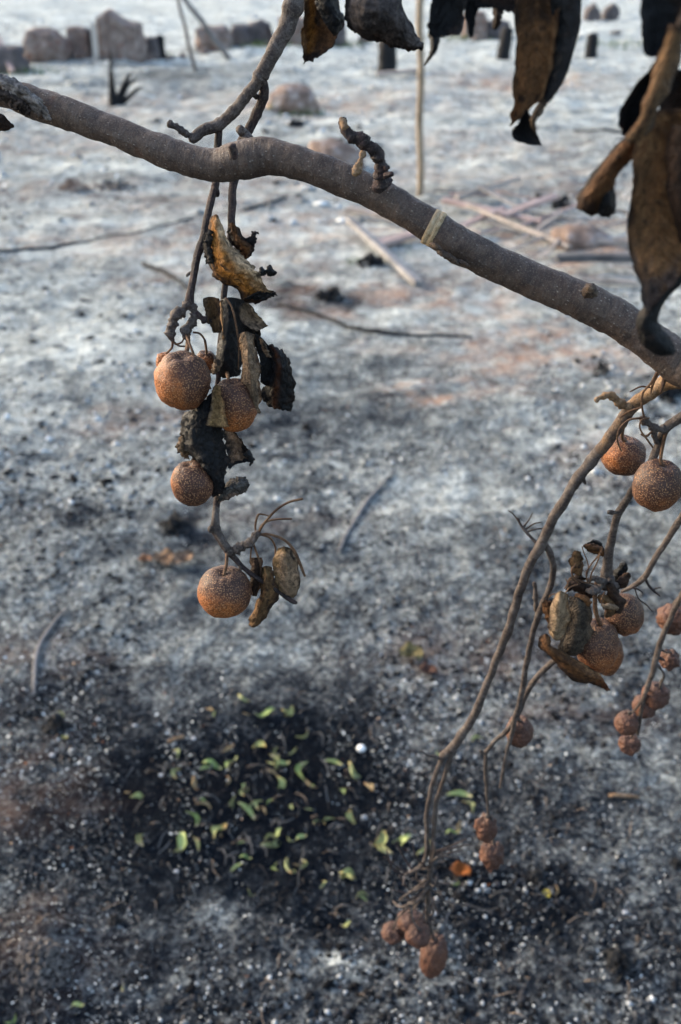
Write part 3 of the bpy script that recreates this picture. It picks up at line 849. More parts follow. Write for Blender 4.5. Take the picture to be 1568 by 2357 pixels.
GP = 'boards and laths of the collapsed pile'
for i, (pts, wpx, tpx, mt, lab) in enumerate((
    ([(1050, 480, .05), (1190, 450, .10)], 13, 8, 'plank', 'pale lath highest in the pile, pointing at the charred heap'),
    ([(1020, 480, .04), (1245, 527, .02)], 15, 8, 'plank_red', 'reddish board starting behind the straw band'),
    ([(1075, 500, .06), (1310, 582, .01)], 12, 8, 'plank', 'long pale lath sloping down past the reddish boards'),
    ([(1155, 518, .04), (1275, 488, .06)], 20, 9, 'plank_red', 'short broad reddish board lying across the long lath'),
    ([(1060, 528, .01), (1160, 500, .05)], 14, 8, 'plank_red', 'narrow reddish board crossing near the straw band'),
    ([(1235, 548, .01), (1350, 575, .02), (1450, 582, .01)], 12, 8, 'plank', 'grey lath running on behind the biggest brown leaf'),
    ([(805, 532, .05), (962, 658, .0)], 20, 12, 'plank_grey', 'grey plank slanting down toward the branch, with a split end'),
    ([(800, 490, .02), (880, 505, .02), (965, 525, .02)], 22, 10, 'plank', 'whitish board close under the thick branch'),
    ([(868, 575, .01), (985, 548, .03)], 24, 12, 'plank_red', 'purplish board end just left of the straw band'),
    ([(1280, 628, .05), (1460, 632, .06)], 26, 16, 'plank_dark', 'dark beam lying level above the branch node'),
    ([(1292, 656, .01), (1460, 662, .01)], 14, 8, 'plank', 'pale board under the dark beam'),
    ([(1385, 510, .03), (1440, 520, .05), (1490, 560, .01)], 9, 6, 'plank_dark', 'thin bent dark stick beside the rolled leaf'),
    ([(1250, 600, .01), (1300, 560, .03), (1335, 535, .02)], 9, 6, 'plank', 'thin pale stick standing across the flat brown mound'),
    ([(1035, 470, .03), (1150, 476, .05)], 8, 5, 'plank_red', 'thin reddish lath along the back of the pile'),
    ([(1100, 470, .07), (1215, 512, .05)], 8, 5, 'plank_grey', 'thin grey lath lying over the reddish boards'),
    ([(1180, 535, .02), (1330, 500, .04)], 10, 6, 'plank_red', 'slim reddish lath reaching toward the rolled leaf'),
    ([(1200, 560, .01), (1290, 520, .04)], 8, 5, 'plank', 'short pale lath in the middle of the pile'),
    ([(1010, 512, .01), (1110, 545, .02)], 10, 6, 'plank', 'pale lath end just past the straw band'),
    ([(930, 545, .02), (1010, 500, .05)], 9, 5, 'plank_grey', 'grey lath passing behind the straw band'),
    ([(1290, 600, .01), (1440, 612, .02)], 9, 5, 'plank_red', 'reddish lath just above the dark beam'),
    ([(1340, 560, .02), (1460, 530, .04)], 8, 5, 'plank', 'pale lath rising behind the biggest leaf'),
    ([(1120, 520, .02), (1210, 545, .01)], 7, 5, 'plank_grey', 'short grey stick at the front of the pile'),
    ([(1215, 505, .03), (1320, 530, .02)], 7, 5, 'plank_dark', 'sooty stick crossing behind the flat brown mound'),
    ([(1060, 555, .01), (1150, 535, .02)], 8, 5, 'plank_red', 'reddish stick just above the thick branch'),
    ([(1160, 585, .01), (1260, 560, .02)], 7, 5, 'plank_grey', 'grey stick low in the pile near the branch'),
    ([(1300, 480, .02), (1400, 492, .02)], 8, 5, 'plank_grey', 'grey stick right of the charred heap'),
    ([(1000, 455, .01), (1080, 465, .02)], 7, 5, 'plank_dark', 'sooty stick at the foot of the bamboo stake'),
    ([(1140, 455, .02), (1260, 475, .02)], 6, 4, 'plank_red', 'thin reddish stick at the back of the pile'),
    ([(868, 182, .02), (960, 178, .03)], 12, 7, 'plank', 'grey plank lying at the foot of the broad black stump'),
    ([(-10, 140, .5), (30, 172, .0)], 12, 8, 'plank_red', 'reddish stick leaning on the cut-off stone'))):
    beam('board', pts, wpx, tpx, M[mt], lab, 'board', GP, 0.012, seed=i)

def ground_stick(pts, wds, mat, label, name='burnt_stick', group='burnt sticks lying on the ash', lift=0.006, cat='stick'):
    c = catmull(np.array([G(x, y) for x, y in pts]), 5)
    c[:, 2] = np.array([gz(q[0], q[1]) for q in c]) + lift
    wv = catmull(np.array([[float(px(q, x, y, gp(x, y)[1]) / 2)] for (x, y), q in zip(pts, wds)]), 5)[:, 0]
    V, F, U = tube_geo(c, wv, 7, 1, 0.3, 40, 2)
    o = mesh_obj(name, V, F, mat, uv=U, origin=c[0]); tag(o, label, cat, group)
ground_stick([(-30, 594), (90, 576), (200, 556), (320, 540), (445, 512)], [5, 9, 4, 3, 5], M['char'], 'long thin burnt stick lying across the pale ash on the far side')
ground_stick([(330, 612), (390, 632), (445, 668)], [12, 9, 6], M['char'], 'short burnt stick left of the upper dry leaf')
ground_stick([(560, 492), (600, 480), (660, 462)], [7, 8, 5], M['char'], 'small burnt stick just behind the hanging twigs')
ground_stick([(640, 704), (720, 724), (800, 752)], [6, 9, 8], M['char'], 'thin burnt stick leading to the thicker one below the branch')
ground_stick([(795, 752), (870, 768), (960, 772), (1088, 778)], [8, 11, 7, 4], M['char'], 'thick dark burnt stick across the grey middle ground')
ground_stick([(905, 1088), (850, 1148), (808, 1215), (780, 1275)], [5, 9, 9, 6], M['stake'], 'slim grey twig lying in the ash right of the lowest left leaf')
ground_stick([(155, 1405), (105, 1470), (84, 1530), (80, 1600)], [6, 10, 11, 7], M['stake'], 'bent grey twig near the edge above the burnt tuft')
ground_stick([(1402, 1836), (1470, 1838)], [9, 8], M['twig_tan'], 'short orange-brown stick right of the long bare twig')
ground_stick([(388, 1712), (424, 1702)], [7, 8], M['twig_tan'], 'tiny tan stick on the black ground above the green leaves')
ground_stick([(690, 350), (760, 338), (840, 330)], [6, 7, 5], M['char'], 'thin burnt stick behind the knobbly spur')
ground_stick([(1320, 305), (1440, 312)], [9, 7], M['char'], 'far burnt stick between the hanging leaves')

rock('pebble', 820, 843, 1716, 1729, M['pebble'], 'bright white oval pebble among the green leaves', 'pebble', block=0.0, rough=0.04, seed=61, deep=0.8, sink=0.2)
GW = 'white chips on the black ground'
for i, (x, y, s, lab) in enumerate(((838, 1878, 26, 'white chip right of the green leaves'), (445, 1703, 22, 'white oval chip near the tan stick'), (120, 1740, 26, 'white chip under the burnt tuft'), (370, 1785, 20, 'upright white chip left of the leaf cluster'),
        (310, 1672, 22, 'white chip above the tan stick'), (225, 1655, 20, 'white chip beside the burnt tuft'), (930, 1650, 16, 'small white chip left of the long twig'), (1150, 2375, 16, 'white chip at the bottom edge'), (195, 1895, 18, 'white chip left of the dark hollow'), (405, 2005, 22, 'white chip below the green leaves'),
        (1440, 2100, 26, 'white chip at the right over the blue-black chunk'), (1000, 2105, 20, 'white chip beside the lowest pear stalks'))):
    rock('stone_chip', x - s * 0.27, x + s * 0.27, y - s * 0.06, y + s * 0.10, M['chip'], lab, 'chip', GW, block=0.5, rough=0.25, seed=70 + i, sink=0.4, deep=0.5 + 0.1 * (i % 4))

# ---------------------------------------------------------------- leaves
TAN = np.array([0.230, 0.126, 0.056]); PALE = np.array([0.34, 0.235, 0.140]); GOLD = np.array([0.31, 0.125, 0.022]); BROWN = np.array([0.098, 0.044, 0.017])
DKBR = np.array([0.030, 0.016, 0.010]); BLACK = np.array([0.0030, 0.0030, 0.0036]); SOOT = np.array([0.011, 0.011, 0.012]); GREYTAN = np.array([0.190, 0.126, 0.078]); RUST = np.array([0.18, 0.052, 0.013]); OLIVE = np.array([0.205, 0.126, 0.056])

def sstep(a, b, x):
    t = np.clip((x - a) / (b - a), 0, 1); return t * t * (3 - 2 * t)

def shade(base, l=None, r=None, tip=None, root=None, lw=0.3, rw=0.3, tw=0.25, ow=0.2, mid=None, mc=0.5, mw=0.18):
    def f(u, v, nz):
        c = np.tile(base, (len(u), 1))
        def lay(c, m, k): return c * (1 - m[:, None]) + np.asarray(k)[None] * m[:, None]
        if mid is not None: c = lay(c, np.exp(-((u - mc) / mw) ** 2), mid)
        if l is not None: c = lay(c, 1 - sstep(0, lw, u + nz * 0.25), l)
        if r is not None: c = lay(c, sstep(1 - rw, 1, u + nz * 0.25), r)
        if root is not None: c = lay(c, 1 - sstep(0, ow, v + nz * 0.2), root)
        if tip is not None: c = lay(c, sstep(1 - tw, 1 - tw * 0.3, v + nz * 0.25), tip)
        rim = np.minimum(np.minimum(u, 1 - u) * 0.6, np.minimum(v, 1 - v)) + nz * 0.05
        c = lay(c, (1 - sstep(0.0, 0.055, rim)) * 0.75, np.array([0.010, 0.007, 0.006]))
        c = lay(c, sstep(0.38, 0.55, nz) * 0.8, np.array([0.014, 0.009, 0.007]))
        return c
    return f

def surf_geo(ctrl, nu=20, nv=34, wr=0.0007, wf=260, rag=0.0, col=None, seed=0, flut=0.10):
    ctrl = np.asarray(ctrl, float)                   # rows x cols x 3
    nr, nc = ctrl.shape[:2]
    def res(A, n):
        d = catmull(A.reshape(A.shape[0], -1), 8)
        t = np.linspace(0, len(d) - 1, n); i = np.minimum(t.astype(int), len(d) - 2); f = (t - i)[:, None]
        return (d[i] * (1 - f) + d[i + 1] * f).reshape((n,) + A.shape[1:])
    g = res(ctrl, nv)
    g = res(np.swapaxes(g, 0, 1), 64)                # fine across
    out = np.zeros((nv, nu, 3)); U = np.zeros((nv, nu)); Vv = np.zeros((nv, nu))
    for j in range(nv):
        v = j / (nv - 1)
        e0 = rag * max(0, mnoise.fractal(Vector((v * 13, seed, 1.3)), 0.7, 2, 5) + 0.35); e1 = rag * max(0, mnoise.fractal(Vector((v * 13, seed, 7.7)), 0.7, 2, 5) + 0.35)
        us = np.linspace(e0, 1 - e1, nu)
        t = us * 63; i = np.minimum(t.astype(int), 62); f = (t - i)[:, None]
        out[j] = g[i, j] * (1 - f) + g[i + 1, j] * f
        U[j] = us; Vv[j] = v
    if rag:
        for k in range(nu):
            for j, s in ((0, 1), (nv - 1, -1)):
                q = rag * 0.8 * max(0, mnoise.noise(Vector((k * 0.9, seed, 3.1))) + 0.3)
                out[j, k] += (out[j + s * 2, k] - out[j, k]) * min(1, q * 4)
    du = np.gradient(out, axis=1); dv = np.gradient(out, axis=0)
    N = np.cross(du, dv); N /= np.linalg.norm(N, axis=2)[..., None] + 1e-12
    P3 = out.reshape(-1, 3)
    nz = np.array([mnoise.fractal(Vector(p * wf + seed * 5.3), 1.0, 2.1, 4) for p in P3])
    rz = np.array([abs(mnoise.noise(Vector(p * wf * 1.7 + seed * 9.1))) for p in P3])
    uu, vv2 = U.ravel(), Vv.ravel(); ed = np.abs(2 * uu - 1) ** 2.2
    size = np.linalg.norm(ctrl[0, nc // 2] - ctrl[-1, nc // 2])
    fl = np.array([mnoise.noise(Vector((v_ * 7, (3.3 if u_ > 0.5 else 8.8) + seed * 1.9, 0.5))) for u_, v_ in zip(uu, vv2)])
    V = P3 + N.reshape(-1, 3) * (nz * wr + (0.25 - rz) * wr * 2.2 + flut * size * ed * fl)[:, None]
    nz2 = np.array([mnoise.noise(Vector(p * 210 + seed * 2.3)) for p in P3])
    C = (col or shade(BROWN))(U.ravel(), Vv.ravel(), nz2)
    return V, grid_faces(nv, nu), C, np.stack([U.ravel(), Vv.ravel()], -1)

def leaf(rows, Y, parent, mat='leaf', col=None, nu=26, nv=44, wr=0.0007, wf=260, rag=0.04, solid=0.00018, label=None, seed=0, name='leaf', kw_roll=False):
    kf = -0.6 if Y < 0.5 and not kw_roll else 1.0
    if seed in (7, 11, 17, 20, 50): kf = -0.7
    ctrl = [[P(x, y, Y + d * kf / 1000.0) for x, y, d in r] for r in rows]
    if Y < 0.5 and mat == 'leaf': mat = 'near_leaf'
    wr *= 0.5 if Y < 0.5 else 0.75
    rag *= 0.65
    V, F, C, U = surf_geo(ctrl, nu, nv, wr, wf, rag, col, seed, 0.034 if Y < 0.5 else 0.05)
    o = mesh_obj(name, V, F, M[mat], parent, cols=C, uv=U, solid=solid)
    if label: o['label'] = label
    return o

def axis_leaf(ax, Y, parent, curl=4.0, flat=0.0, **kw):
    """ax: (x, y, d, width) down the midrib; curl: how far the margins bend back, in mm"""
    a = np.array(ax, float); T = np.gradient(a[:, :2], axis=0); T /= np.linalg.norm(T, axis=1)[:, None]
    rows = []
    for (x, y, d, wd), t in zip(a, T):
        nx, ny = t[1], -t[0]
        if nx > 0: nx, ny = -nx, -ny                 # first column on the left-hand side
        k = wd / max(a[:, 3])
        rows.append([(x + nx * wd * s / 2, y + ny * wd * s / 2, d + curl * k * (s * s) * (1 + flat * s)) for s in (-1, -0.55, 0, 0.55, 1)])
    return leaf(rows, Y, parent, kw_roll=True, **kw)

# fallen leaves: a few shapes, copied
def fallen_mesh(i):
    rs = random.Random(100 + i)
    L, Wd = 1.0, rs.uniform(0.24, 0.44)
    kind = i % 4
    rows = []
    for j in range(6):
        v = j / 5; y = (v - 0.5) * L
        ww = Wd * math.sin(math.pi * min(0.97, max(0.06, v))) ** 0.7 / 2
        lift = (0.30 * (v - 0.5) ** 2 * (1 if kind != 1 else -0.5) + (0.16 if kind == 2 else 0.03) * math.sin(v * 6)) * L
        ang = (1.5, 2.1, 1.1, 2.4)[kind] * rs.uniform(0.85, 1.15)
        bend = rs.choice((0.25, 0.4, 0.12)) * math.sin(v * 2.8) * (1 if i % 2 else -1) if j == 0 else bend0 * math.sin(v * 2.8)
        if j == 0: bend0 = rs.choice((0.3, 0.45, 0.15)) * (1 if i % 2 else -1)
        row = []
        for s in (-1, -0.5, 0, 0.5, 1):
            a = s * ang
            row.append((bend + ww * math.sin(a) / ang * 1.35, y, lift + ww * (1 - math.cos(a)) / ang * 1.35 + 0.05))
        rows.append(row)
    base, tip = (((0.37, 0.43, 0.17), (0.50, 0.45, 0.26)), ((0.40, 0.44, 0.21), (0.54, 0.34, 0.18)), ((0.27, 0.35, 0.12), (0.42, 0.42, 0.21)), ((0.42, 0.33, 0.19), (0.48, 0.26, 0.13)),
                 ((0.38, 0.40, 0.16), (0.50, 0.32, 0.13)), ((0.28, 0.30, 0.14), (0.46, 0.41, 0.27)))[i % 6]
    V, F, C, U = surf_geo(rows, 9, 16, 0.02, 5, 0.04, (lambda f: lambda u, v, nz: np.maximum(f(u, v, nz * 0.3 + 0.02), np.array(base) * 0.5))(shade(np.array(base), tip=np.array(tip), root=np.array(tip), tw=0.3)), i, 0.05)
    me = mesh_obj('fallen_leaf_shape', V, F, M['green'], cols=C, uv=U, solid=0.012)
    d = me.data; mods = None
    bpy.data.objects.remove(me)
    return d
FM = [fallen_mesh(i) for i in range(12)]
GL = 'fallen green leaves on the charred ground'
Z1 = [(840, 480, 60), (735, 500, 62), (865, 465, 80), (800, 540, 62), (560, 600, 62), (590, 770, 74), (735, 780, 92), (800, 790, 74), (770, 690, 74), (830, 640, 70), (905, 730, 76), (975, 610, 64), (1000, 650, 92), (1070, 620, 62), (950, 445, 74), (935, 390, 54), (1060, 380, 62), (1110, 440, 74), (1155, 450, 62), (1190, 390, 52), (1255, 480, 92), (1272, 515, 62), (1130, 530, 62), (1230, 320, 54), (1360, 450, 72), (1460, 470, 92), (1410, 555, 72), (1500, 550, 74), (1440, 660, 62), (1100, 760, 92), (1130, 730, 54), (1180, 870, 92), (1140, 860, 54), (1220, 850, 54), (1415, 910, 66), (1480, 1000, 52), (970, 870, 54), (1000, 185, 62), (1080, 250, 84), (855, 245, 44), (280, 350, 54), (245, 260, 40), (320, 1450, 54), (510, 1370, 52), (35, 1495, 62), (1540, 740, 66), (1410, 1090, 44), (1030, 960, 40)]
Z2 = [(665, 270, 100), (690, 312, 70), (640, 420, 60), (668, 395, 56), (330, 440, 84), (370, 482, 96), (430, 440, 78), (520, 482, 80), (640, 630, 42), (1050, 655, 44), (215, 590, 70), (10, 550, 60), (270, 690, 46), (740, 45, 50), (585, 100, 50)]
SPOTS = [(x / 1.772, y / 1.772 + 1504, s / 1.772) for x, y, s in Z1] + [((x / 1.568 + 772) / 1.13, (y / 1.568 + 1900) / 1.13, s / 1.568 / 1.13) for x, y, s in Z2]
ROWN = ('at the far rim', 'in the far row', 'in the upper middle', 'in the lower middle', 'in the near row', 'at the near rim')
COLN = ('leftmost', 'left', 'centre', 'right', 'rightmost')
SEEN = {}
def where(x, y, s, wz):
    size = 'long ' if s > 46 and wz != 3 else 'short ' if s < 32 and wz != 3 else ''
    if wz == 3: return size, 'by the bare hanging twigs, ' + ('above' if y < 1850 else 'level with' if y < 1930 else 'below') + ' the upper pear'
    if wz == 4: return size, 'lying alone ' + ('by the burnt tuft' if y < 1800 else 'near the ash heap' if x < 250 else 'below the cluster')
    r = min(5, max(0, int((y - 1590) / 75))); c = min(4, max(0, int((x - 300) / 115)))
    return size, '%s of the cluster, %s' % (ROWN[r], COLN[c])
LOOK = ('curled pale green', 'tan-tipped rolled green', 'twisted green', 'rolled tan and green', 'yellowish folded', 'grey-green curled')
def place_fallen(x, y, s, mi, rz, label, group=GL, tilt=True):
    g = G(x, y); L = px(s, x, y, g[1]) * 1.08
    o = bpy.data.objects.new('fallen_leaf', FM[mi]); COL.objects.link(o)
    o.location = (g[0], g[1], g[2] + 0.003); o.scale = (L, L, L)
    o.rotation_euler = (random.uniform(-0.5, 0.5), random.uniform(-0.4, 0.4), rz)
    m = o.modifiers.new('thickness', 'SOLIDIFY'); m.thickness = 0.012; m.offset = 0
    WORLD[o.name] = np.array(g)
    return tag(o, label, 'leaf', group)
for i, (x, y, s) in enumerate(SPOTS):
    k = i % 12
    wz = 4 if y > 2180 or x < 180 else 3 if x > 940 else 2 if y < 1660 else 1 if x > 640 else 0
    place_fallen(x, y, s, k, random.uniform(0, 6.28), '%s%s fallen leaf %s' % (where(x, y, s, wz)[0], LOOK[k % 6], where(x, y, s, wz)[1]))
rs_ = random.Random(9)
for i in range(34):
    x, y = rs_.gauss(590, 130), rs_.gauss(1830, 95)
    k = rs_.randrange(12)
    place_fallen(x, y, rs_.uniform(18, 30), k, rs_.uniform(0, 6.28), 'tiny %s leaf scrap %s' % (LOOK[k % 6], where(x, y, 40, 0)[1]), 'scraps of green leaf')
# dry leaves on the ground
def dry_fallen(x, y, s, c, label, rz, seed):
    g = G(x, y); L = px(s, x, y, g[1])
    rows = []
    for j in range(5):
        v = j / 4; ww = 0.42 * math.sin(math.pi * (0.1 + 0.8 * v))
        rows.append([np.array([q * ww, v - 0.5, 0.12 + 0.35 * (v - 0.5) ** 2 + ww * abs(q) * 0.9 + 0.1 * math.sin(v * 9 + q)]) for q in (-1, -0.4, 0.4, 1)])
    A = np.array(rows); c_, s_ = math.cos(rz), math.sin(rz)
    A = np.stack([A[..., 0] * c_ - A[..., 1] * s_, A[..., 0] * s_ + A[..., 1] * c_, A[..., 2]], -1) * L + g
    V, F, C, U = surf_geo(A, 10, 16, 0.0012, 120, 0.08, shade(np.array(c), tip=np.array(c) * 0.5), seed)
    o = mesh_obj('dry_leaf', V, F, M['leaf'], cols=C, uv=U, solid=0.0005, origin=g); tag(o, label, 'leaf', 'dry brown leaves on the ground')
dry_fallen(335, 1297, 34, (0.30, 0.15, 0.08), 'small orange-brown dry leaf, first of three beside the lowest left pear', 1.4, 1)
dry_fallen(378, 1300, 60, (0.25, 0.15, 0.085), 'crumpled tan dry leaf in the middle of the three by the pear', 0.5, 2)
dry_fallen(424, 1300, 58, (0.25, 0.155, 0.095), 'arched tan dry leaf nearest the lowest left pear', -0.7, 3)
dry_fallen(985, 1548, 46, (0.10, 0.05, 0.035), 'dark reddish dry leaf left of the long bare twig', 1.2, 4)
dry_fallen(945, 1512, 62, (0.17, 0.14, 0.06), 'olive curled dry leaf just above the dark reddish one', 1.0, 5)
dry_fallen(1060, 2012, 50, (0.27, 0.085, 0.018), 'bright orange rolled leaf below the two shrivelled pears', 1.25, 6)
dry_fallen(1258, 2058, 22, (0.36, 0.30, 0.06), 'tiny yellow leaf right of the shrivelled pears', 0.2, 7)

# ---------------------------------------------------------------- the pear tree
tree = thing('pear_tree', (0.80, 0.52, 0.0), 'burnt pear tree branch with drooping twigs and scorched curled leaves', 'tree')
BR = [(-420, 70, .72, 58), (-160, 155, .69, 62), (0, 209, .665, 68), (100, 243, .66, 76), (250, 298, .65, 70), (400, 357, .64, 74), (490, 381, .635, 76), (555, 369, .632, 92), (625, 360, .63, 85), (700, 379, .625, 80), (842, 435, .615, 79), (985, 517, .605, 80), (1060, 566, .60, 88), (1200, 633, .595, 83), (1345, 694, .585, 92), (1400, 722, .582, 92), (1470, 766, .575, 90), (1568, 842, .565, 97), (1700, 960, .555, 108)]
bc = [P(x, y, Y) for x, y, Y, q in BR] + [np.array([0.52, 0.52, 0.98]), np.array([0.68, 0.52, 0.62]), np.array([0.78, 0.52, 0.25]), np.array([0.80, 0.52, -0.04])]
brr = [px(q, x, y, Y) / 2 * 0.95 for x, y, Y, q in BR] + [0.019, 0.026, 0.034, 0.044]
V, F, U = tube_geo(bc, brr, 30, 14, 0.045, 55)
# small scale roughness of the bark
nz = np.array([mnoise.fractal(Vector(v * 420), 1.0, 2.0, 3) for v in V])
ctr = np.array([mnoise.fractal(Vector(v * 95), 1.0, 2.0, 3) for v in V])
mesh_normals = np.zeros_like(V)
ring = 31
for i in range(len(V) // ring):
    c = V[i * ring:(i + 1) * ring - 1].mean(0); d = V[i * ring:(i + 1) * ring] - c
    mesh_normals[i * ring:(i + 1) * ring] = d / (np.linalg.norm(d, axis=1)[:, None] + 1e-9)
V = V + mesh_normals * (nz * 0.0003 + ctr * 0.0009)[:, None]
branch = mesh_obj('branch', V, F, M['bark'], tree, uv=U)
branch['label'] = 'thick smooth grey-brown branch sloping across the picture'

# the straw band round the branch
BC = catmull(np.hstack([np.array(bc), np.array(brr)[:, None]]), 14)
def branch_at(x, y):
    t = P(x, y, 0.605)
    i = int(np.argmin(np.linalg.norm(BC[:, :3] - t, axis=1)))
    T = BC[min(i + 3, len(BC) - 1), :3] - BC[max(i - 3, 0), :3]
    return BC[i, :3], T / np.linalg.norm(T), BC[i, 3]
c, T, r = branch_at(1000, 525)
Tt = T + np.array([0.10, 0.0, 0.06]); Tt /= np.linalg.norm(Tt)
hw = px(13.5, 1000, 525, .605)
prof = [(-1, 1.0), (-0.98, 1.075), (-0.55, 1.09), (-0.1, 1.075), (0.0, 1.055), (0.12, 1.085), (0.6, 1.095), (0.97, 1.075), (1, 1.0)]
N = np.cross(Tt, [0, 0, 1.0]); N /= np.linalg.norm(N); B = np.cross(Tt, N)
V, U, F = [], [], []
sg = 48
for i, (t, k) in enumerate(prof):
    for j in range(sg + 1):
        a = 2 * math.pi * j / sg; d = math.cos(a) * N + math.sin(a) * B
        wob = 1 + 0.012 * mnoise.noise(Vector((math.cos(a) * 3, math.sin(a) * 3, t * 2)))
        V.append(c + Tt * hw * (t * (1 + 0.12 * mnoise.noise(Vector((math.cos(a) * 2, math.sin(a) * 2, 5.0))))) + d * r * k * wob); U.append((t * 0.5 + 0.5, a * r))
for i in range(len(prof) - 1):
    for j in range(sg): F.append((i * (sg + 1) + j, i * (sg + 1) + j + 1, (i + 1) * (sg + 1) + j + 1, (i + 1) * (sg + 1) + j))
o = mesh_obj('straw_band', V, F, M['band'], uv=U, origin=c)
tag(o, 'pale straw-coloured band wrapped round the thick branch', 'band')

LAST = {'t': branch}
def tw(pts, mat='twig', **kw):
    nm = kw.get('name', 'twig')
    o = twig(pts, M[mat], LAST['t'] if nm in ('bud', 'twiglet', 'spur', 'stub', 'knot', 'bark_scab', 'bark_scale') else tree, **kw)
    if nm == 'twig': LAST['t'] = o
    return o
# knots, stubs and spurs on the branch
tw([(538, 362, .605, 22), (537, 345, .603, 20), (534, 334, .602, 19)], 'twig_dark', name='stub', lump=0.2)
tw([(575, 325, .655, 26), (562, 308, .66, 24), (552, 297, .655, 21)], 'twig', name='stub', lump=0.05)
tw([(1356, 672, .560, 34), (1358, 665, .552, 26), (1358, 661, .549, 16)], 'twig_mix', name='knot', seg=12, sub=8, lump=0.5, lf=700)
tw([(880, 425, .60, 44), (878, 408, .598, 34), (876, 380, .596, 26), (870, 352, .594, 29), (843, 335, .594, 28), (825, 317, .595, 31), (803, 309, .595, 23), (792, 290, .596, 17), (786, 276, .598, 15)], 'twig_dark', name='spur', seg=12, sub=8, lump=0.30, lf=520, label='knobbly dark spur standing on the thick branch')
tw([(838, 350, .592, 15), (830, 372, .588, 14), (822, 388, .586, 22), (814, 402, .585, 16)], 'twig_tan', name='spur', lump=0.35, lf=600)
tw([(795, 296, .593, 18), (789, 280, .596, 16), (785, 271, .597, 10)], 'twig_tan', name='bud', lump=0.35, lf=600)
tw([(886, 404, .59, 14), (898, 402, .588, 13), (905, 399, .588, 9)], 'twig_dark', name='bud', lump=0.3)
tw([(896, 384, .593, 8), (886, 388, .592, 14)], 'twig_dark', name='bud', lump=0.2)
for x, y, s in ((1022, 592, 26), (1045, 606, 22), (1005, 575, 20), (1035, 597, 24), (1068, 612, 16)):
    tw([(x - 14, y - 14, .590, s * 0.3), (x - 4, y - 9, .5855, s * 0.6), (x + 8, y - 2, .5865, s * 0.45), (x + 16, y + 2, .591, s * 0.2)], 'twig_mix', name='bark_scab', lump=0.6, lf=800)
# torn bark hanging at the far end of the branch
leaf([[(-60, 150, -8), (-40, 165, -14), (-30, 190, -12)], [(0, 172, -9), (10, 190, -15), (0, 215, -12)], [(45, 188, -9), (55, 210, -15), (40, 232, -12)], [(72, 212, -10), (80, 235, -14), (62, 252, -11)], [(98, 245, -9), (108, 262, -11), (92, 270, -9)], [(112, 272, -8), (116, 276, -9), (108, 278, -8)]], .645, tree, 'leaf', shade(np.array([0.24, 0.20, 0.175]), l=np.array([.32, .29, .27]), r=BROWN), wr=0.0016, wf=330, rag=0.16, solid=0.0012, name='torn_bark', seed=3, label='ragged strip of torn grey bark')
leaf([[(-50, 190, -8), (-30, 200, -14), (-20, 225, -10)], [(10, 205, -10), (22, 222, -16), (20, 240, -12)], [(40, 222, -10), (52, 240, -16), (45, 258, -12)], [(62, 240, -10), (70, 256, -13), (68, 270, -10)]], .645, tree, 'leaf', shade(np.array([0.05, 0.036, 0.030]), l=BLACK), wr=0.0020, wf=330, rag=0.2, solid=0.0012, name='torn_bark', seed=5)
axis_leaf([(-30, 270, 0, 30), (-5, 280, -2, 42), (15, 290, 0, 26), (33, 291, 2, 4)], .64, tree, curl=3, col=shade(DKBR, r=BROWN), seed=8)

# upper twig and its two drooping forks (behind the branch)
tw([(905, -420, .74, 60), (790, -190, .71, 52), (690, -10, .69, 44), (655, 72, .685, 40), (628, 125, .682, 36), (602, 178, .68, 34)], 'twig', seg=12, lump=0.10)
tw([(604, 172, .68, 30), (590, 195, .68, 28), (562, 228, .68, 27), (528, 262, .68, 27), (500, 288, .68, 28), (470, 300, .678, 26), (448, 318, .676, 24), (438, 324, .675, 14)], 'twig', seg=12, lump=0.16, lf=330)
tw([(452, 318, .676, 18), (428, 308, .675, 17), (410, 296, .675, 14), (387, 283, .674, 13)], 'twig', name='spur', lump=0.28, lf=420)
tw([(505, 280, .682, 18), (503, 330, .681, 18), (498, 400, .675, 19), (495, 430, .67, 18), (480, 490, .655, 17), (466, 550, .645, 18), (452, 600, .635, 18), (442, 650, .625, 17), (437, 690, .62, 22), (436, 708, .62, 24)], 'twig_dark', seg=10, lump=0.12)
tw([(492, 425, .67, 16), (499, 440, .668, 14), (500, 452, .668, 10)], 'twig_dark', name='bud', lump=0.3)
tw([(446, 625, .632, 8), (433, 632, .63, 8), (430, 636, .63, 5)], 'twig', name='bud', lump=0.3)
tw([(575, 212, .683, 12), (588, 222, .684, 12), (590, 228, .684, 8)], 'twig', name='bud', lump=0.3)
tw([(600, 178, .68, 28), (608, 205, .683, 23), (602, 240, .686, 23), (580, 282, .688, 22), (560, 320, .686, 22), (548, 350, .68, 20), (540, 400, .672, 20), (536, 430, .668, 19), (533, 500, .655, 18), (529, 560, .645, 15), (522, 640, .635, 15), (512, 720, .63, 13), (505, 820, .62, 12), (500, 920, .612, 12), (498, 1020, .604, 12), (502, 1100, .598, 13), (500, 1150, .594, 15), (497, 1185, .590, 17), (494, 1215, .588, 22), (508, 1240, .586, 20), (522, 1262, .584, 20), (532, 1276, .583, 22)], 'twig_dark', seg=12, lump=0.14, lf=320)
tw([(494, 1208, .587, 14), (486, 1218, .585, 16), (485, 1225, .585, 10)], 'twig', name='bud', lump=0.35)
tw([(500, 1152, .594, 13), (497, 1185, .589, 16), (496, 1214, .5865, 20), (510, 1240, .584, 19), (524, 1264, .582, 19)], 'twig', name='bark_scale', lump=0.2, lf=500)
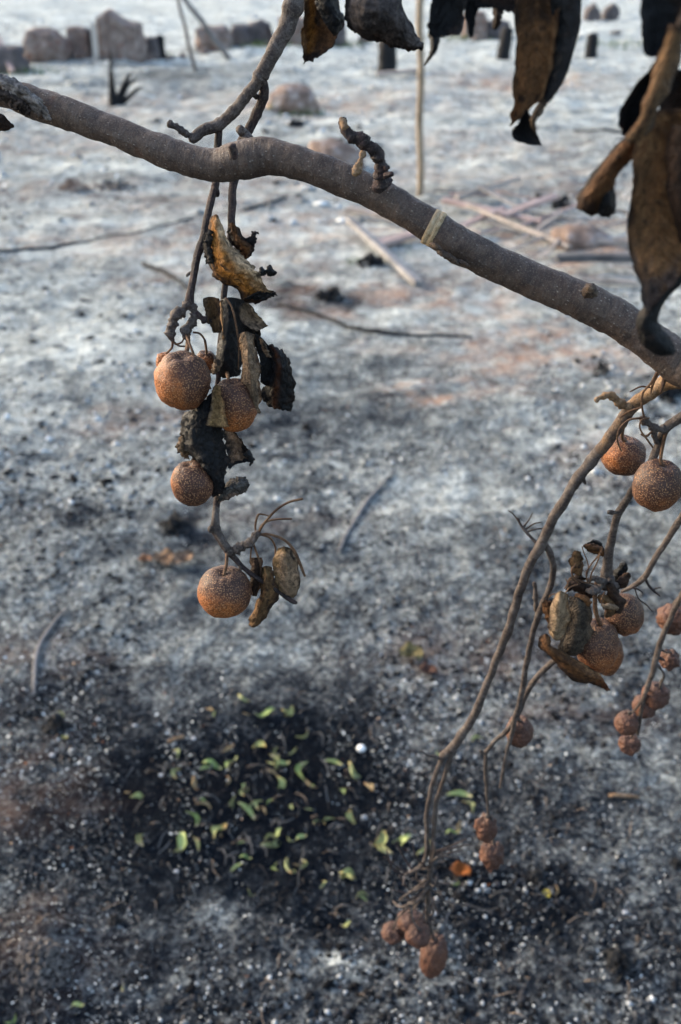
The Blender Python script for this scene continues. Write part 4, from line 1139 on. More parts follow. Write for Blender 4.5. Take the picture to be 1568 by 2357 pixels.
# knobbly fruiting spur holding the first pear
tw([(437, 700, .62, 24), (420, 716, .617, 22), (404, 730, .615, 24), (398, 752, .613, 22), (396, 770, .612, 22), (397, 782, .612, 12)], 'twig', name='spur', seg=12, sub=8, lump=0.32, lf=480)
tw([(437, 702, .62, 22), (448, 722, .618, 20), (440, 742, .616, 18), (430, 760, .614, 22), (430, 780, .612, 16)], 'twig', name='spur', seg=12, sub=8, lump=0.32, lf=480)
tw([(448, 724, .618, 18), (462, 732, .617, 17), (478, 738, .617, 14), (488, 742, .618, 8)], 'twig_dark', name='spur', lump=0.32, lf=480)
for q in ([(396, 782, .612, 5), (405, 792, .61, 5), (418, 788, .61, 4), (424, 778, .61, 4)], [(400, 786, .612, 4), (412, 796, .61, 4), (427, 797, .612, 4)], [(445, 765, .613, 5), (460, 768, .611, 5), (472, 784, .61, 5), (476, 812, .611, 6)], [(428, 770, .61, 5), (440, 800, .59, 6), (460, 850, .585, 6), (485, 895, .585, 5)]):
    tw(q, 'petiole', name='petiole', seg=6, lump=0.05)
# the lowest spray
tw([(530, 1275, .583, 22), (548, 1264, .582, 22), (565, 1256, .581, 18), (580, 1246, .58, 18), (592, 1232, .579, 15), (598, 1224, .579, 10)], 'twig', name='spur', seg=12, sub=8, lump=0.34, lf=520)
tw([(532, 1276, .583, 16), (552, 1298, .582, 13), (575, 1318, .581, 10), (610, 1342, .58, 9), (645, 1365, .58, 9), (672, 1382, .58, 12), (684, 1388, .58, 6)], 'twig_dark', lump=0.12)
tw([(553, 1303, .58, 7), (554, 1320, .579, 8), (552, 1336, .579, 6)], 'twig', name='bud', lump=0.3)
for q in ([(595, 1228, .579, 5), (608, 1205, .577, 6), (635, 1175, .575, 6), (665, 1156, .574, 6), (697, 1148, .573, 6)], [(594, 1226, .58, 5), (606, 1206, .58, 5), (630, 1196, .582, 5), (672, 1194, .583, 5)], [(590, 1232, .58, 4), (588, 1210, .585, 5), (594, 1186, .588, 5), (606, 1184, .59, 4), (622, 1189, .59, 3)],
          [(596, 1232, .579, 5), (615, 1229, .577, 6), (650, 1240, .575, 6), (674, 1262, .574, 7), (690, 1295, .574, 7), (702, 1326, .574, 6)], [(604, 1231, .579, 5), (622, 1238, .58, 5), (634, 1258, .582, 5), (634, 1275, .583, 4)], [(582, 1246, .58, 5), (590, 1270, .582, 5), (600, 1300, .583, 5), (601, 1325, .583, 5)], [(582, 1250, .58, 4), (578, 1268, .581, 4), (577, 1284, .583, 4)]):
    tw(q, 'petiole', name='petiole', seg=6, lump=0.06)

# long bare twig at the right
tw([(1600, 862, .565, 42), (1535, 880, .585, 38), (1500, 905, .59, 36), (1462, 928, .595, 34)], 'twig_tan', seg=12, lump=0.14)
tw([(1468, 924, .595, 34), (1440, 955, .598, 34), (1410, 1000, .602, 33), (1375, 1045, .607, 31)], 'twig_mix', seg=12, lump=0.12)
tw([(1380, 1038, .606, 31), (1355, 1070, .609, 29), (1328, 1105, .612, 28), (1300, 1152, .617, 26), (1272, 1202, .622, 26), (1250, 1242, .626, 26), (1228, 1282, .63, 25), (1205, 1335, .635, 24), (1186, 1395, .642, 23), (1168, 1455, .648, 22), (1146, 1510, .655, 21), (1122, 1575, .663, 20), (1100, 1628, .67, 21), (1070, 1682, .678, 22), (1045, 1715, .685, 24), (1018, 1742, .69, 20)], 'twig', seg=12, lump=0.11, label='long bare grey twig drooping from the thick branch')
tw([(1338, 1096, .61, 16), (1345, 1108, .612, 10), (1348, 1114, .612, 6)], 'twig', name='bud', lump=0.2)
tw([(1452, 938, .596, 30), (1425, 926, .594, 22), (1408, 912, .592, 20), (1392, 914, .591, 17), (1370, 922, .59, 13)], 'twig_tan', name='spur', lump=0.22, lf=400)
tw([(1020, 1740, .69, 14), (1005, 1775, .692, 13), (992, 1820, .70, 12), (983, 1870, .71, 12), (983, 1920, .715, 12), (982, 1960, .72, 13), (972, 1990, .722, 11), (945, 2008, .724, 9), (930, 2015, .724, 6)], 'twig', lump=0.14)
tw([(1042, 1722, .686, 14), (1032, 1760, .69, 12), (1018, 1805, .70, 12), (1004, 1850, .705, 11), (1000, 1905, .712, 12), (994, 1965, .718, 13), (990, 2020, .724, 14), (986, 2070, .73, 14), (984, 2110, .735, 9), (990, 2150, .738, 6)], 'twig', lump=0.16)
tw([(1018, 1745, .69, 14), (1000, 1742, .688, 9), (985, 1738, .686, 6), (968, 1728, .685, 4)], 'twig', name='spur', seg=6)
tw([(988, 2055, .728, 12), (968, 2068, .729, 9), (948, 2074, .73, 9), (935, 2095, .73, 6)], 'twig', name='spur', lump=0.25)
for q in ([(940, 2010, .724, 5), (915, 1995, .726, 4), (885, 1972, .728, 3)], [(935, 2015, .724, 5), (905, 2000, .72, 4), (890, 1955, .72, 3)], [(950, 2005, .724, 5), (925, 1965, .73, 4), (912, 1938, .73, 3)], [(920, 2015, .724, 5), (940, 2045, .726, 4), (962, 2050, .727, 4)], [(998, 1962, .718, 6), (1040, 1946, .716, 4), (1075, 1930, .714, 3)], [(998, 1964, .718, 6), (1045, 1952, .722, 4), (1082, 1944, .725, 3)], [(998, 1968, .718, 6), (1030, 1964, .72, 4), (1064, 1956, .72, 3)], [(985, 2090, .733, 6), (965, 2115, .73, 5), (958, 2130, .728, 3)], [(990, 2110, .735, 6), (1000, 2120, .735, 4), (1010, 2124, .735, 3)], [(990, 2000, .72, 5), (960, 1975, .715, 4), (950, 1940, .715, 3)], [(945, 2070, .73, 5), (930, 2055, .735, 4), (905, 2048, .735, 3)], [(1000, 2020, .722, 4), (1010, 2040, .72, 6), (1012, 2060, .72, 3)]):
    tw(q, 'twig_dark', name='twiglet', seg=6, lump=0.1)
rs_ = random.Random(5)
for i in range(22):
    x, y = rs_.uniform(940, 1015), rs_.uniform(1960, 2090); a = rs_.uniform(0, 6.28); l = rs_.uniform(25, 75)
    mx_, my_ = x + math.cos(a) * l * 0.5 + rs_.uniform(-8, 8), y + math.sin(a) * l * 0.35 + rs_.uniform(-8, 8)
    tw([(988, (y + 2010) / 2, .722, 5), (mx_, my_, .72 + rs_.uniform(-.015, .015), 6), (x + math.cos(a) * l, y + math.sin(a) * l * 0.7, .72 + rs_.uniform(-.03, .03), 4)], 'twig', name='twiglet', seg=5, lump=0.1)
# side twig and what hangs from it
tw([(1248, 1246, .628, 18), (1266, 1272, .632, 18), (1274, 1305, .636, 17), (1268, 1345, .64, 16), (1252, 1385, .645, 17), (1236, 1425, .65, 17), (1226, 1465, .655, 15), (1214, 1515, .662, 15), (1208, 1560, .668, 15), (1198, 1610, .675, 14), (1186, 1655, .68, 13), (1175, 1700, .685, 11), (1163, 1750, .69, 10), (1152, 1812, .695, 8)], 'twig', lump=0.12)
tw([(1236, 1420, .65, 12), (1232, 1370, .652, 12), (1230, 1340, .654, 10)], 'twig', name='spur')
tw([(1272, 1524, .67, 15), (1240, 1555, .675, 15), (1215, 1590, .68, 15), (1195, 1640, .686, 13), (1168, 1680, .69, 11), (1140, 1705, .695, 11), (1118, 1732, .70, 11), (1105, 1728, .70, 6)], 'twig', lump=0.12)
tw([(1350, 1480, .655, 13), (1310, 1505, .662, 14), (1272, 1524, .67, 15)], 'twig', lump=0.12)
tw([(1118, 1728, .70, 10), (1118, 1780, .708, 10), (1122, 1830, .715, 9), (1124, 1880, .72, 8)], 'twig', lump=0.1)
for q in ([(1244, 1258, .628, 10), (1220, 1234, .632, 8), (1200, 1210, .636, 7), (1192, 1192, .638, 5)], [(1204, 1214, .636, 6), (1218, 1196, .638, 4), (1226, 1180, .64, 3)], [(1208, 1220, .636, 6), (1228, 1206, .634, 4), (1246, 1202, .634, 3)], [(1210, 1226, .636, 6), (1232, 1218, .634, 4), (1252, 1216, .634, 4)], [(1200, 1208, .636, 5), (1182, 1184, .64, 4), (1170, 1175, .64, 3)]):
    tw(q, 'twig', name='twiglet', seg=6, lump=0.08)
# second twig at the edge, with knuckles
tw([(1640, 900, .565, 30), (1575, 955, .572, 26), (1540, 978, .575, 26), (1524, 1000, .578, 24), (1514, 1030, .582, 22), (1492, 1075, .588, 20), (1462, 1118, .595, 19), (1445, 1145, .60, 19), (1428, 1175, .605, 21), (1416, 1205, .61, 20), (1406, 1250, .617, 22), (1400, 1295, .622, 26), (1396, 1325, .626, 32), (1392, 1352, .628, 30)], 'twig', seg=12, lump=0.13, lf=320)
tw([(1532, 988, .574, 22), (1510, 986, .572, 22), (1495, 976, .571, 17), (1482, 966, .57, 20), (1476, 960, .57, 12)], 'twig', name='spur', lump=0.3, lf=420)
tw([(1500, 978, .572, 14), (1506, 1000, .574, 15), (1512, 1018, .577, 14)], 'twig', name='spur', lump=0.3, lf=420)
tw([(1430, 1178, .605, 14), (1412, 1180, .603, 12), (1400, 1178, .602, 11)], 'twig', name='spur', lump=0.2)
for q in ([(1482, 962, .57, 6), (1450, 966, .566, 6), (1428, 985, .562, 6), (1421, 1012, .562, 5), (1430, 1038, .563, 4)], [(1494, 962, .57, 5), (1476, 968, .562, 5), (1474, 988, .56, 5), (1490, 1012, .56, 6), (1503, 1030, .562, 5)], [(1484, 964, .57, 6), (1478, 935, .568, 6), (1480, 905, .567, 5), (1500, 880, .567, 6), (1512, 858, .566, 7)], [(1476, 938, .575, 5), (1450, 946, .58, 5), (1428, 960, .585, 5)], [(1498, 892, .572, 4), (1475, 890, .572, 4), (1450, 902, .573, 3)], [(1516, 860, .57, 6), (1504, 880, .572, 7), (1498, 905, .575, 4)], [(1530, 870, .565, 10), (1525, 890, .562, 9), (1520, 905, .562, 3)], [(1502, 992, .573, 5), (1488, 1004, .57, 7), (1476, 1000, .568, 5)]):
    tw(q, 'petiole', name='petiole', seg=6, lump=0.1)
# third and fourth twigs at the edge
tw([(1680, 1020, .62, 20), (1590, 1160, .63, 18), (1545, 1228, .635, 17), (1508, 1285, .64, 16), (1482, 1330, .645, 16), (1452, 1352, .648, 12), (1430, 1362, .65, 8)], 'twig', lump=0.1)
for q in ([(1484, 1326, .645, 9), (1492, 1345, .645, 8), (1505, 1360, .645, 7), (1520, 1372, .645, 4)], [(1502, 1358, .645, 5), (1512, 1354, .645, 4), (1522, 1352, .645, 3)], [(1455, 1352, .646, 5), (1472, 1358, .644, 4), (1480, 1366, .644, 3)], [(1462, 1356, .646, 4), (1470, 1378, .645, 4), (1488, 1392, .645, 4), (1502, 1408, .645, 3)]):
    tw(q, 'twig_dark', name='twiglet', seg=6, lump=0.12)
tw([(1700, 1120, .66, 20), (1620, 1260, .675, 17), (1572, 1365, .685, 15), (1545, 1420, .69, 15), (1525, 1465, .694, 15), (1514, 1500, .697, 17), (1506, 1535, .70, 16), (1492, 1578, .706, 12), (1482, 1610, .71, 11), (1474, 1650, .715, 10), (1468, 1690, .72, 9)], 'twig', lump=0.12)
tw([(1482, 1605, .71, 8), (1465, 1630, .712, 6), (1450, 1645, .714, 5)], 'twig', name='twiglet', seg=6)
tw([(1508, 1525, .70, 8), (1528, 1550, .702, 6), (1524, 1572, .704, 6)], 'twig', name='twiglet', seg=6)
tw([(1512, 1505, .70, 8), (1520, 1515, .702, 10), (1530, 1520, .704, 5)], 'twig_dark', name='twiglet', seg=6)

# limbs above and beside the picture that carry the rest
def limb(pts, rad):
    V, F, U = tube_geo(pts, rad, 12, 8, 0.08, 30)
    mesh_obj('limb', V, F, M['bark'], tree, uv=U)
a0 = P(905, -420, .74)
limb([a0 + np.array([-0.10, 0.02, 0.03]), a0, a0 + np.array([0.25, -0.05, 0.08]), np.array([0.62, 0.55, 1.60]), np.array([0.74, 0.53, 1.15]), np.array([0.77, 0.52, 0.5])], [0.004, 0.008, 0.011, 0.014, 0.018, 0.024])
limb([P(1200, -330, .50), P(1500, -260, .50), np.array([0.34, 0.52, 1.62]), np.array([0.52, 0.54, 1.66]), np.array([0.62, 0.55, 1.60])], [0.003, 0.005, 0.007, 0.009, 0.012])
limb([P(1680, 1020, .62), np.array([0.36, 0.60, 1.30]), np.array([0.48, 0.56, 1.10])], [0.0028, 0.005, 0.008])
limb([P(1700, 1120, .66), np.array([0.42, 0.64, 1.22]), np.array([0.54, 0.54, 0.95])], [0.0028, 0.005, 0.008])

# ---------------------------------------------------------------- pears (each hangs by its own stalk)
def pear(cx, cy, wpx, hpx, Y, label, stalk, mat='pear', orange_sun_tint=(-1, -0.3, -0.3), bl=(0.45, 0.95), crown=(0.45, 1.05), lump=0.03, lf=55, tilt=(0, 0), seed=0, group='pears hanging on the twigs', res=(56, 36), top=0.20, bot=0.12, sw=8):
    c = P(cx, cy, Y); a = px(wpx, cx, cy, Y) / 2
    th = math.asin(-ray(cx, cy)[2] / np.linalg.norm(ray(cx, cy)))
    hh = px(hpx, cx, cy, Y) / 2
    b = math.sqrt(max(hh * hh - (a * math.sin(th)) ** 2, (0.6 * a) ** 2 * math.cos(th) ** 2)) / math.cos(th)
    Rm = np.array((Matrix.Rotation(tilt[1], 3, 'Y') @ Matrix.Rotation(tilt[0], 3, 'X')))
    nu, nv = res
    V, Nn = [], []
    for j in range(nv + 1):
        ph = math.pi * j / nv
        for i in range(nu):
            t = 2 * math.pi * i / nu
            d = np.array([math.sin(ph) * math.cos(t), math.sin(ph) * math.sin(t), math.cos(ph)])
            k = 1 - top * math.exp(-(ph / 0.30) ** 2) - bot * math.exp(-((math.pi - ph) / 0.22) ** 2)
            k *= 1 + 0.02 * mnoise.fractal(Vector(d * 9 + seed), 1, 2, 3) - lump * 1.1 * max(0, mnoise.noise(Vector(d * 2.3 + seed * 1.7)) - 0.15) + lump * mnoise.fractal(Vector(d * 1.6 + np.array([seed * 3.7, seed, 0])), 1, 2, 3) + lump * 0.25 * mnoise.noise(Vector(d * 6 + seed))
            if mat == 'pear_dry': k *= 1 - 0.16 * abs(mnoise.noise(Vector(d * 3.4 + seed * 2.1))) - 0.06 * abs(mnoise.noise(Vector(d * 9 + seed)))
            p = d * np.array([a, a, b]) * k
            V.append(c + Rm @ p); Nn.append(Rm @ d)
    V = np.array(V); Nn = np.array(Nn)
    F = [(j * nu + i, (j + 1) * nu + i, (j + 1) * nu + (i + 1) % nu, j * nu + (i + 1) % nu) for j in range(nv) for i in range(nu)]
    bd = np.array(orange_sun_tint, float); bd /= np.linalg.norm(bd)
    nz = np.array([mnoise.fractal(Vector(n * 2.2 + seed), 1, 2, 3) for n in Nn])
    bv = sstep(bl[0], bl[1], (Nn @ bd) * 0.5 + 0.5 + nz * 0.16)  # orange skin and warm low sun painted as one tint, stronger towards one side
    cv = sstep(crown[0], crown[1], Nn[:, 2] + nz * 0.25)
    root = thing('pear', c - np.array([0, 0, b]), label, 'pear', group)
    fl = mesh_obj('flesh', V, F, M[mat], root, attrs={'orange_sun_tint': bv, 'crown': cv})
    cv_, cf_ = [], []
    for i in range(10):
        t = 2 * math.pi * i / 10; rr = a * (0.20 if i % 2 else 0.10)
        cv_.append(c + Rm @ np.array([math.cos(t) * rr, math.sin(t) * rr, -b * (1 - bot) * (1.06 if i % 2 else 0.97)]))
    cv_.append(c + Rm @ np.array([0, 0, -b * (1 - bot) * 0.94]))
    cf_ = [(i, (i + 1) % 10, 10) for i in range(10)]
    mesh_obj('calyx', cv_, cf_, M['twig_dark'], fl, smooth=False, uv=[(0, 0)] * 11)
    s0 = c + Rm @ np.array([0, 0, b * (1 - top) * 0.93])
    pts = [s0] + [P(*q) for q in stalk]
    r = px(sw, cx, cy, Y) / 2
    Vt, Ft, Ut = tube_geo(pts, [r * 0.9] + [r] * (len(pts) - 2) + [r * 1.2], 8, 6, 0.08, 300)
    mesh_obj('stalk', Vt, Ft, M['petiole'] if mat == 'pear' else M['twig'], root, uv=Ut)
    return root

pear(421, 876, 129, 138, .585, 'large orange-brown pear, uppermost on the hanging twig, with black scars below', [(428, 815, .592), (433, 790, .605), (432, 772, .612)], orange_sun_tint=(-1, -0.25, -0.45), bl=(0.34, 0.72), lump=0.05, tilt=(0.15, 0.08), seed=1, sw=11)
pear(382, 830, 46, 42, .615, 'small shrivelled orange pear peeping out behind the uppermost large pear', [(396, 800, .613), (397, 782, .612)], orange_sun_tint=(-1, -0.6, 0.1), bl=(0.2, 0.6), crown=(0.9, 1.2), lump=0.16, seed=2, sw=5)
pear(474, 834, 56, 56, .622, 'half hidden olive-brown pear between the uppermost pear and the black leaf', [(476, 812, .615), (472, 784, .61)], orange_sun_tint=(0, -1, 0.2), bl=(0.7, 1.0), lump=0.10, seed=3, sw=5)
pear(540, 932, 108, 128, .590, 'dark reddish-brown pear partly covered by ribbed tan leaves', [(526, 872, .60), (522, 850, .612)], orange_sun_tint=(-0.1, -0.3, -1), bl=(0.40, 0.95), lump=0.04, seed=4, tilt=(0.1, 0))
pear(443, 1112, 99, 108, .580, 'brown speckled pear half hidden by the black leaf, above the lowest one', [(450, 1050, .59), (480, 1020, .60)], orange_sun_tint=(-1, -0.2, -0.1), bl=(0.72, 1.2), crown=(0.6, 1.2), lump=0.035, seed=5, tilt=(0.05, -0.1))
pear(517, 1362, 125, 122, .572, 'round speckled pear with a glowing orange belly, lowest on the hanging twig', [(521, 1300, .575), (523, 1272, .583)], orange_sun_tint=(-0.55, -0.6, -0.75), bl=(0.45, 0.78), crown=(0.25, 0.85), lump=0.025, seed=6, tilt=(0.12, 0.02))
pear(1436, 1048, 101, 96, .640, 'reddish-brown pear tucked behind the long bare twig', [(1432, 1005, .63), (1440, 968, .61), (1462, 932, .598)], orange_sun_tint=(-0.6, -0.5, 0.4), bl=(0.6, 1.2), lump=0.05, seed=7, bot=0.16)
pear(1514, 1116, 114, 122, .572, 'greyish pear thick with pale specks, at the edge below the thick branch', [(1521, 1058, .572), (1527, 1020, .574), (1535, 986, .575)], orange_sun_tint=(0.1, -0.8, -0.6), bl=(0.75, 1.2), crown=(-0.7, 0.6), lump=0.05, seed=8, bot=0.04, tilt=(0.1, 0.12))
pear(1438, 1414, 88, 106, .632, 'greyish-brown pear, rightmost in the leafy cluster', [(1420, 1365, .63), (1402, 1335, .626)], orange_sun_tint=(0.2, -0.4, -1), bl=(0.7, 1.2), crown=(-0.4, 0.8), lump=0.05, seed=9, tilt=(0.2, -0.35))
pear(1376, 1486, 96, 130, .618, 'long reddish-brown pear in the middle of the leafy cluster', [(1372, 1410, .615), (1370, 1370, .618), (1376, 1335, .625)], orange_sun_tint=(0.2, -0.6, -0.8), bl=(0.6, 1.2), crown=(0.0, 0.9), lump=0.05, seed=10, sw=10)
pear(1402, 1508, 64, 96, .645, 'pear hidden behind the long reddish-brown one in the leafy cluster', [(1402, 1450, .64), (1396, 1380, .632)], orange_sun_tint=(0, -1, 0), bl=(0.7, 1.2), lump=0.05, seed=11)
GD = 'shrivelled pears on the farther twigs'
pear(1196, 1684, 66, 76, .700, 'single withered pear hanging behind the thin side twig', [(1190, 1650, .69), (1194, 1625, .68)], 'pear_dry', lump=0.12, seed=12, group=GD)
pear(1120, 1906, 50, 66, .722, 'upper of two shrivelled pears under the straight side twig', [(1122, 1876, .72)], 'pear_dry', lump=0.26, seed=13, group=GD)
pear(1133, 1968, 56, 68, .732, 'lower of two shrivelled pears under the straight side twig', [(1136, 1925, .728), (1134, 1890, .722), (1124, 1872, .72)], 'pear_dry', lump=0.26, seed=14, group=GD, sw=5)
pear(905, 2148, 54, 50, .735, 'leftmost small pear of the lowest dry bunch', [(915, 2115, .73), (935, 2092, .73)], 'pear_dry', lump=0.16, seed=15, group=GD, sw=5)
pear(946, 2120, 66, 58, .738, 'topmost pear of the lowest dry bunch', [(945, 2095, .732), (948, 2074, .73)], 'pear_dry', lump=0.10, seed=16, group=GD, sw=6)
pear(962, 2152, 60, 60, .722, 'pear in front of the topmost one in the lowest dry bunch', [(952, 2120, .722), (946, 2090, .728)], 'pear_dry', lump=0.12, seed=17, group=GD, sw=5, tilt=(0.3, 0.3))
pear(998, 2200, 66, 92, .738, 'egg-shaped brown pear hanging lowest of all', [(995, 2150, .738), (991, 2125, .737)], 'pear_dry', orange_sun_tint=(0, -1, 0), bl=(0.2, 0.9), lump=0.06, seed=18, group=GD, tilt=(-0.1, 0.12), sw=7)
pear(1550, 1424, 74, 74, .705, 'orange-tinted dry pear cut by the picture edge', [(1552, 1390, .70), (1565, 1375, .688)], 'pear_dry', orange_sun_tint=(-1, -0.4, 0.5), bl=(0.3, 0.8), lump=0.14, seed=19, group=GD)
pear(1542, 1518, 46, 50, .712, 'small wrinkled pear just below the one at the edge', [(1530, 1500, .705), (1518, 1490, .697)], 'pear_dry', lump=0.26, seed=20, group=GD, sw=5)
pear(1510, 1600, 66, 66, .715, 'plump brown pear beside the thin twig near the edge', [(1520, 1580, .71), (1524, 1565, .704)], 'pear_dry', lump=0.10, seed=21, group=GD, tilt=(0.1, 0.3), sw=6)
pear(1484, 1626, 56, 56, .735, 'dry pear behind the plump brown one near the edge', [(1486, 1598, .725), (1490, 1582, .708)], 'pear_dry', lump=0.16, seed=22, group=GD, sw=5)
pear(1443, 1664, 58, 60, .715, 'squat orange-brown pear at the tip of the thin twig', [(1448, 1640, .714), (1454, 1640, .714)], 'pear_dry', orange_sun_tint=(-0.5, -0.8, 0.3), bl=(0.3, 0.9), lump=0.10, seed=23, group=GD, sw=5)
pear(1451, 1713, 50, 50, .728, 'darkest wrinkled pear, under the squat orange-brown one', [(1458, 1690, .724), (1468, 1680, .719)], 'pear_dry', lump=0.24, seed=24, group=GD, sw=5)

# ---------------------------------------------------------------- scorched leaves on the left twig
Lf = dict(parent=tree)
leaf([[(488, 499, 6), (494, 493, 0), (501, 494, 0), (508, 501, 6)], [(479, 530, 8), (489, 528, -2), (500, 520, -6), (514, 520, 4)], [(472, 560, 10), (492, 566, -8), (512, 560, -12), (534, 558, 0)], [(474, 592, 10), (500, 600, -10), (530, 590, -16), (556, 588, -4)], [(480, 620, 6), (510, 626, -8), (550, 618, -18), (588, 616, -10)], [(502, 647, 2), (535, 646, -6), (570, 636, -14), (602, 630, -14)], [(546, 660, 0), (565, 662, -6), (588, 655, -10), (608, 646, -12)], [(560, 694, 2), (580, 684, -4), (600, 672, -6), (622, 664, -8)], [(584, 707, 4), (603, 694, 0), (622, 684, -4), (642, 677, -6)]],
     .632, tree, 'leaf', shade(GOLD * 0.8, l=DKBR * 1.3, r=PALE * 1.35, tip=DKBR, lw=0.34, rw=0.62, tw=0.22), nu=30, nv=54, wr=0.0011, wf=240, rag=0.10, seed=1, label='golden-brown rolled leaf with a pale margin and charred tip')
leaf([[(470, 540, 0), (480, 528, -3), (492, 532, 0)], [(468, 565, 0), (478, 560, -5), (490, 570, 0)], [(470, 592, 2), (482, 590, -4), (494, 596, 0)], [(476, 606, 4), (486, 606, 0), (494, 610, 2)]], .628, tree, 'leaf', shade(np.array([.06, .05, .042]), l=SOOT), wr=0.0016, wf=420, rag=0.12, seed=2)
leaf([[(524, 518, -2), (534, 512, -7), (545, 522, -2)], [(526, 545, 0), (545, 540, -9), (562, 545, -3)], [(538, 568, 2), (556, 562, -10), (580, 548, -4)], [(552, 586, 2), (568, 578, -8), (590, 556, -2)], [(562, 602, 2), (568, 597, -3), (578, 588, 2)]], .645, tree, 'leaf', shade(DKBR, mid=BROWN * 1.3, l=BLACK), wr=0.0012, wf=300, rag=0.08, seed=3, label='small dark brown leaf curled like a cup')
axis_leaf([(574, 560, -4, 30), (584, 548, -6, 18), (585, 538, -6, 14), (596, 535, -4, 8)], .64, tree, curl=5, col=shade(SOOT), rag=0.2, wr=0.001, seed=4)
axis_leaf([(598, 632, -8, 5), (606, 624, -8, 22), (618, 622, -7, 26), (630, 627, -6, 14), (637, 628, -5, 3)], .63, tree, curl=5, mat='char_leaf', col=shade(SOOT), rag=0.15, wr=0.001, seed=5, label='black flake of burnt leaf with a torn edge')
leaf([[(558, 690, -4), (575, 680, -6), (600, 668, -8)], [(590, 692, -3), (605, 686, -6), (618, 672, -8)], [(612, 690, -2), (622, 684, -6), (630, 676, -8)], [(628, 684, 0), (636, 680, -4), (643, 679, -6)]], .629, tree, 'char_leaf', shade(BLACK, l=DKBR), rag=0.2, wr=0.0014, seed=6)
# the pair of brown and black leaves
leaf([[(466, 687, 0), (484, 683, -4), (506, 686, 2)], [(470, 712, 0), (490, 710, -6), (507, 712, 2)], [(478, 740, 2), (494, 740, -5), (508, 742, 3)], [(490, 766, 4), (500, 766, -1), (509, 766, 4)]], .615, tree, 'leaf', shade(TAN * 0.55, l=GREYTAN * 0.8, r=DKBR), wr=0.0008, rag=0.05, seed=7, label='brown strip-shaped leaf beside the black leaf')
long_leaf = leaf([[(506, 690, 0), (528, 684, -8), (560, 690, 4), (566, 702, 10)], [(510, 725, 0), (526, 722, -10), (548, 728, -2), (572, 745, 10)], [(506, 762, 2), (522, 760, -12), (546, 762, -4), (566, 770, 8)], [(500, 800, 2), (518, 800, -13), (546, 800, -6), (560, 806, 6)], [(492, 838, 2), (510, 842, -12), (540, 840, -8), (556, 842, 4)], [(500, 862, 4), (515, 870, -6), (536, 868, -6), (552, 864, 4)]], .618, tree, 'char_leaf', shade(BLACK * 1.5, l=SOOT), nu=26, nv=44, wr=0.0011, wf=300, rag=0.05, seed=8, label='long black charred leaf, folded lengthwise')
leaf([[(505, 690, -4), (508, 692, -6), (512, 690, -4)], [(508, 730, -6), (511, 732, -8), (514, 730, -6)], [(512, 780, -8), (515, 782, -10), (518, 780, -8)]], .606, long_leaf, 'leaf', shade(TAN * 0.8), wr=0.0003, rag=0, seed=9, name='midrib')
twig([(520, 685, .604, 4), (535, 710, .60, 5), (546, 760, .598, 5), (550, 800, .60, 4), (549, 850, .603, 3)], M['petiole'], long_leaf, name='midrib', seg=6, lump=0.05)
leaf([[(492, 832, 2), (500, 826, -2), (510, 832, 0)], [(487, 846, 0), (498, 846, -5), (510, 846, -2)], [(482, 856, 0), (494, 862, -3), (506, 852, -2)]], .603, tree, 'leaf', shade(GREYTAN), rag=0.12, wr=0.0008, seed=10)
leaf([[(550, 706, 0), (560, 698, -4), (572, 698, -2)], [(551, 728, 2), (570, 722, -7), (590, 718, -4)], [(562, 746, 4), (585, 742, -7), (606, 738, -4)], [(592, 762, 5), (606, 756, -2), (618, 750, 0)]], .608, tree, 'leaf', shade(GREYTAN * 0.8, r=PALE * 0.8), wr=0.0006, rag=0.04, seed=11, label='greyish tan leaf jutting out over the black one')
leaf([[(566, 700, 2), (590, 730, 2), (600, 768, 4)], [(560, 730, 6), (585, 755, 6), (598, 790, 8)], [(556, 760, 10), (580, 780, 10), (596, 820, 12)]], .622, tree, 'char_leaf', shade(BLACK), rag=0.05, seed=12)
leaf([[(549, 770, 0), (566, 763, -6), (590, 770, 2)], [(551, 800, 0), (572, 798, -9), (592, 800, 2)], [(553, 835, 0), (575, 834, -10), (596, 836, 2)], [(557, 872, 0), (580, 872, -10), (600, 872, 2)], [(564, 908, 0), (584, 910, -9), (601, 908, 2)], [(574, 938, 0), (588, 940, -6), (600, 936, 2)], [(580, 953, 2), (588, 953, -2), (595, 950, 2)]], .590, tree, 'ribbed', shade(GREYTAN * 0.85, l=TAN * 0.7, r=BROWN, lw=0.2, rw=0.2), nu=22, nv=48, wr=0.0008, wf=300, rag=0.03, seed=13, label='ribbed grey-tan leaf hanging down over the dark pear')
leaf([[(588, 768, 4), (604, 778, 6), (618, 795, 8)], [(594, 800, 6), (612, 812, 6), (634, 830, 10)], [(598, 840, 6), (618, 850, 6), (644, 862, 10)], [(600, 880, 6), (612, 888, 8), (630, 890, 12)]], .605, tree, 'char_leaf', shade(BLACK), rag=0.06, seed=14)  # black sheet standing for the shadowed gap between the ribbed and broad leaves
leaf([[(596, 775, -2), (604, 780, -6), (610, 790, -4)], [(602, 800, -2), (612, 804, -6), (618, 808, -4)], [(612, 820, -2), (620, 822, -4), (626, 824, -2)]], .605, tree, 'leaf', shade(GREYTAN * 0.8), rag=0.08, seed=15)
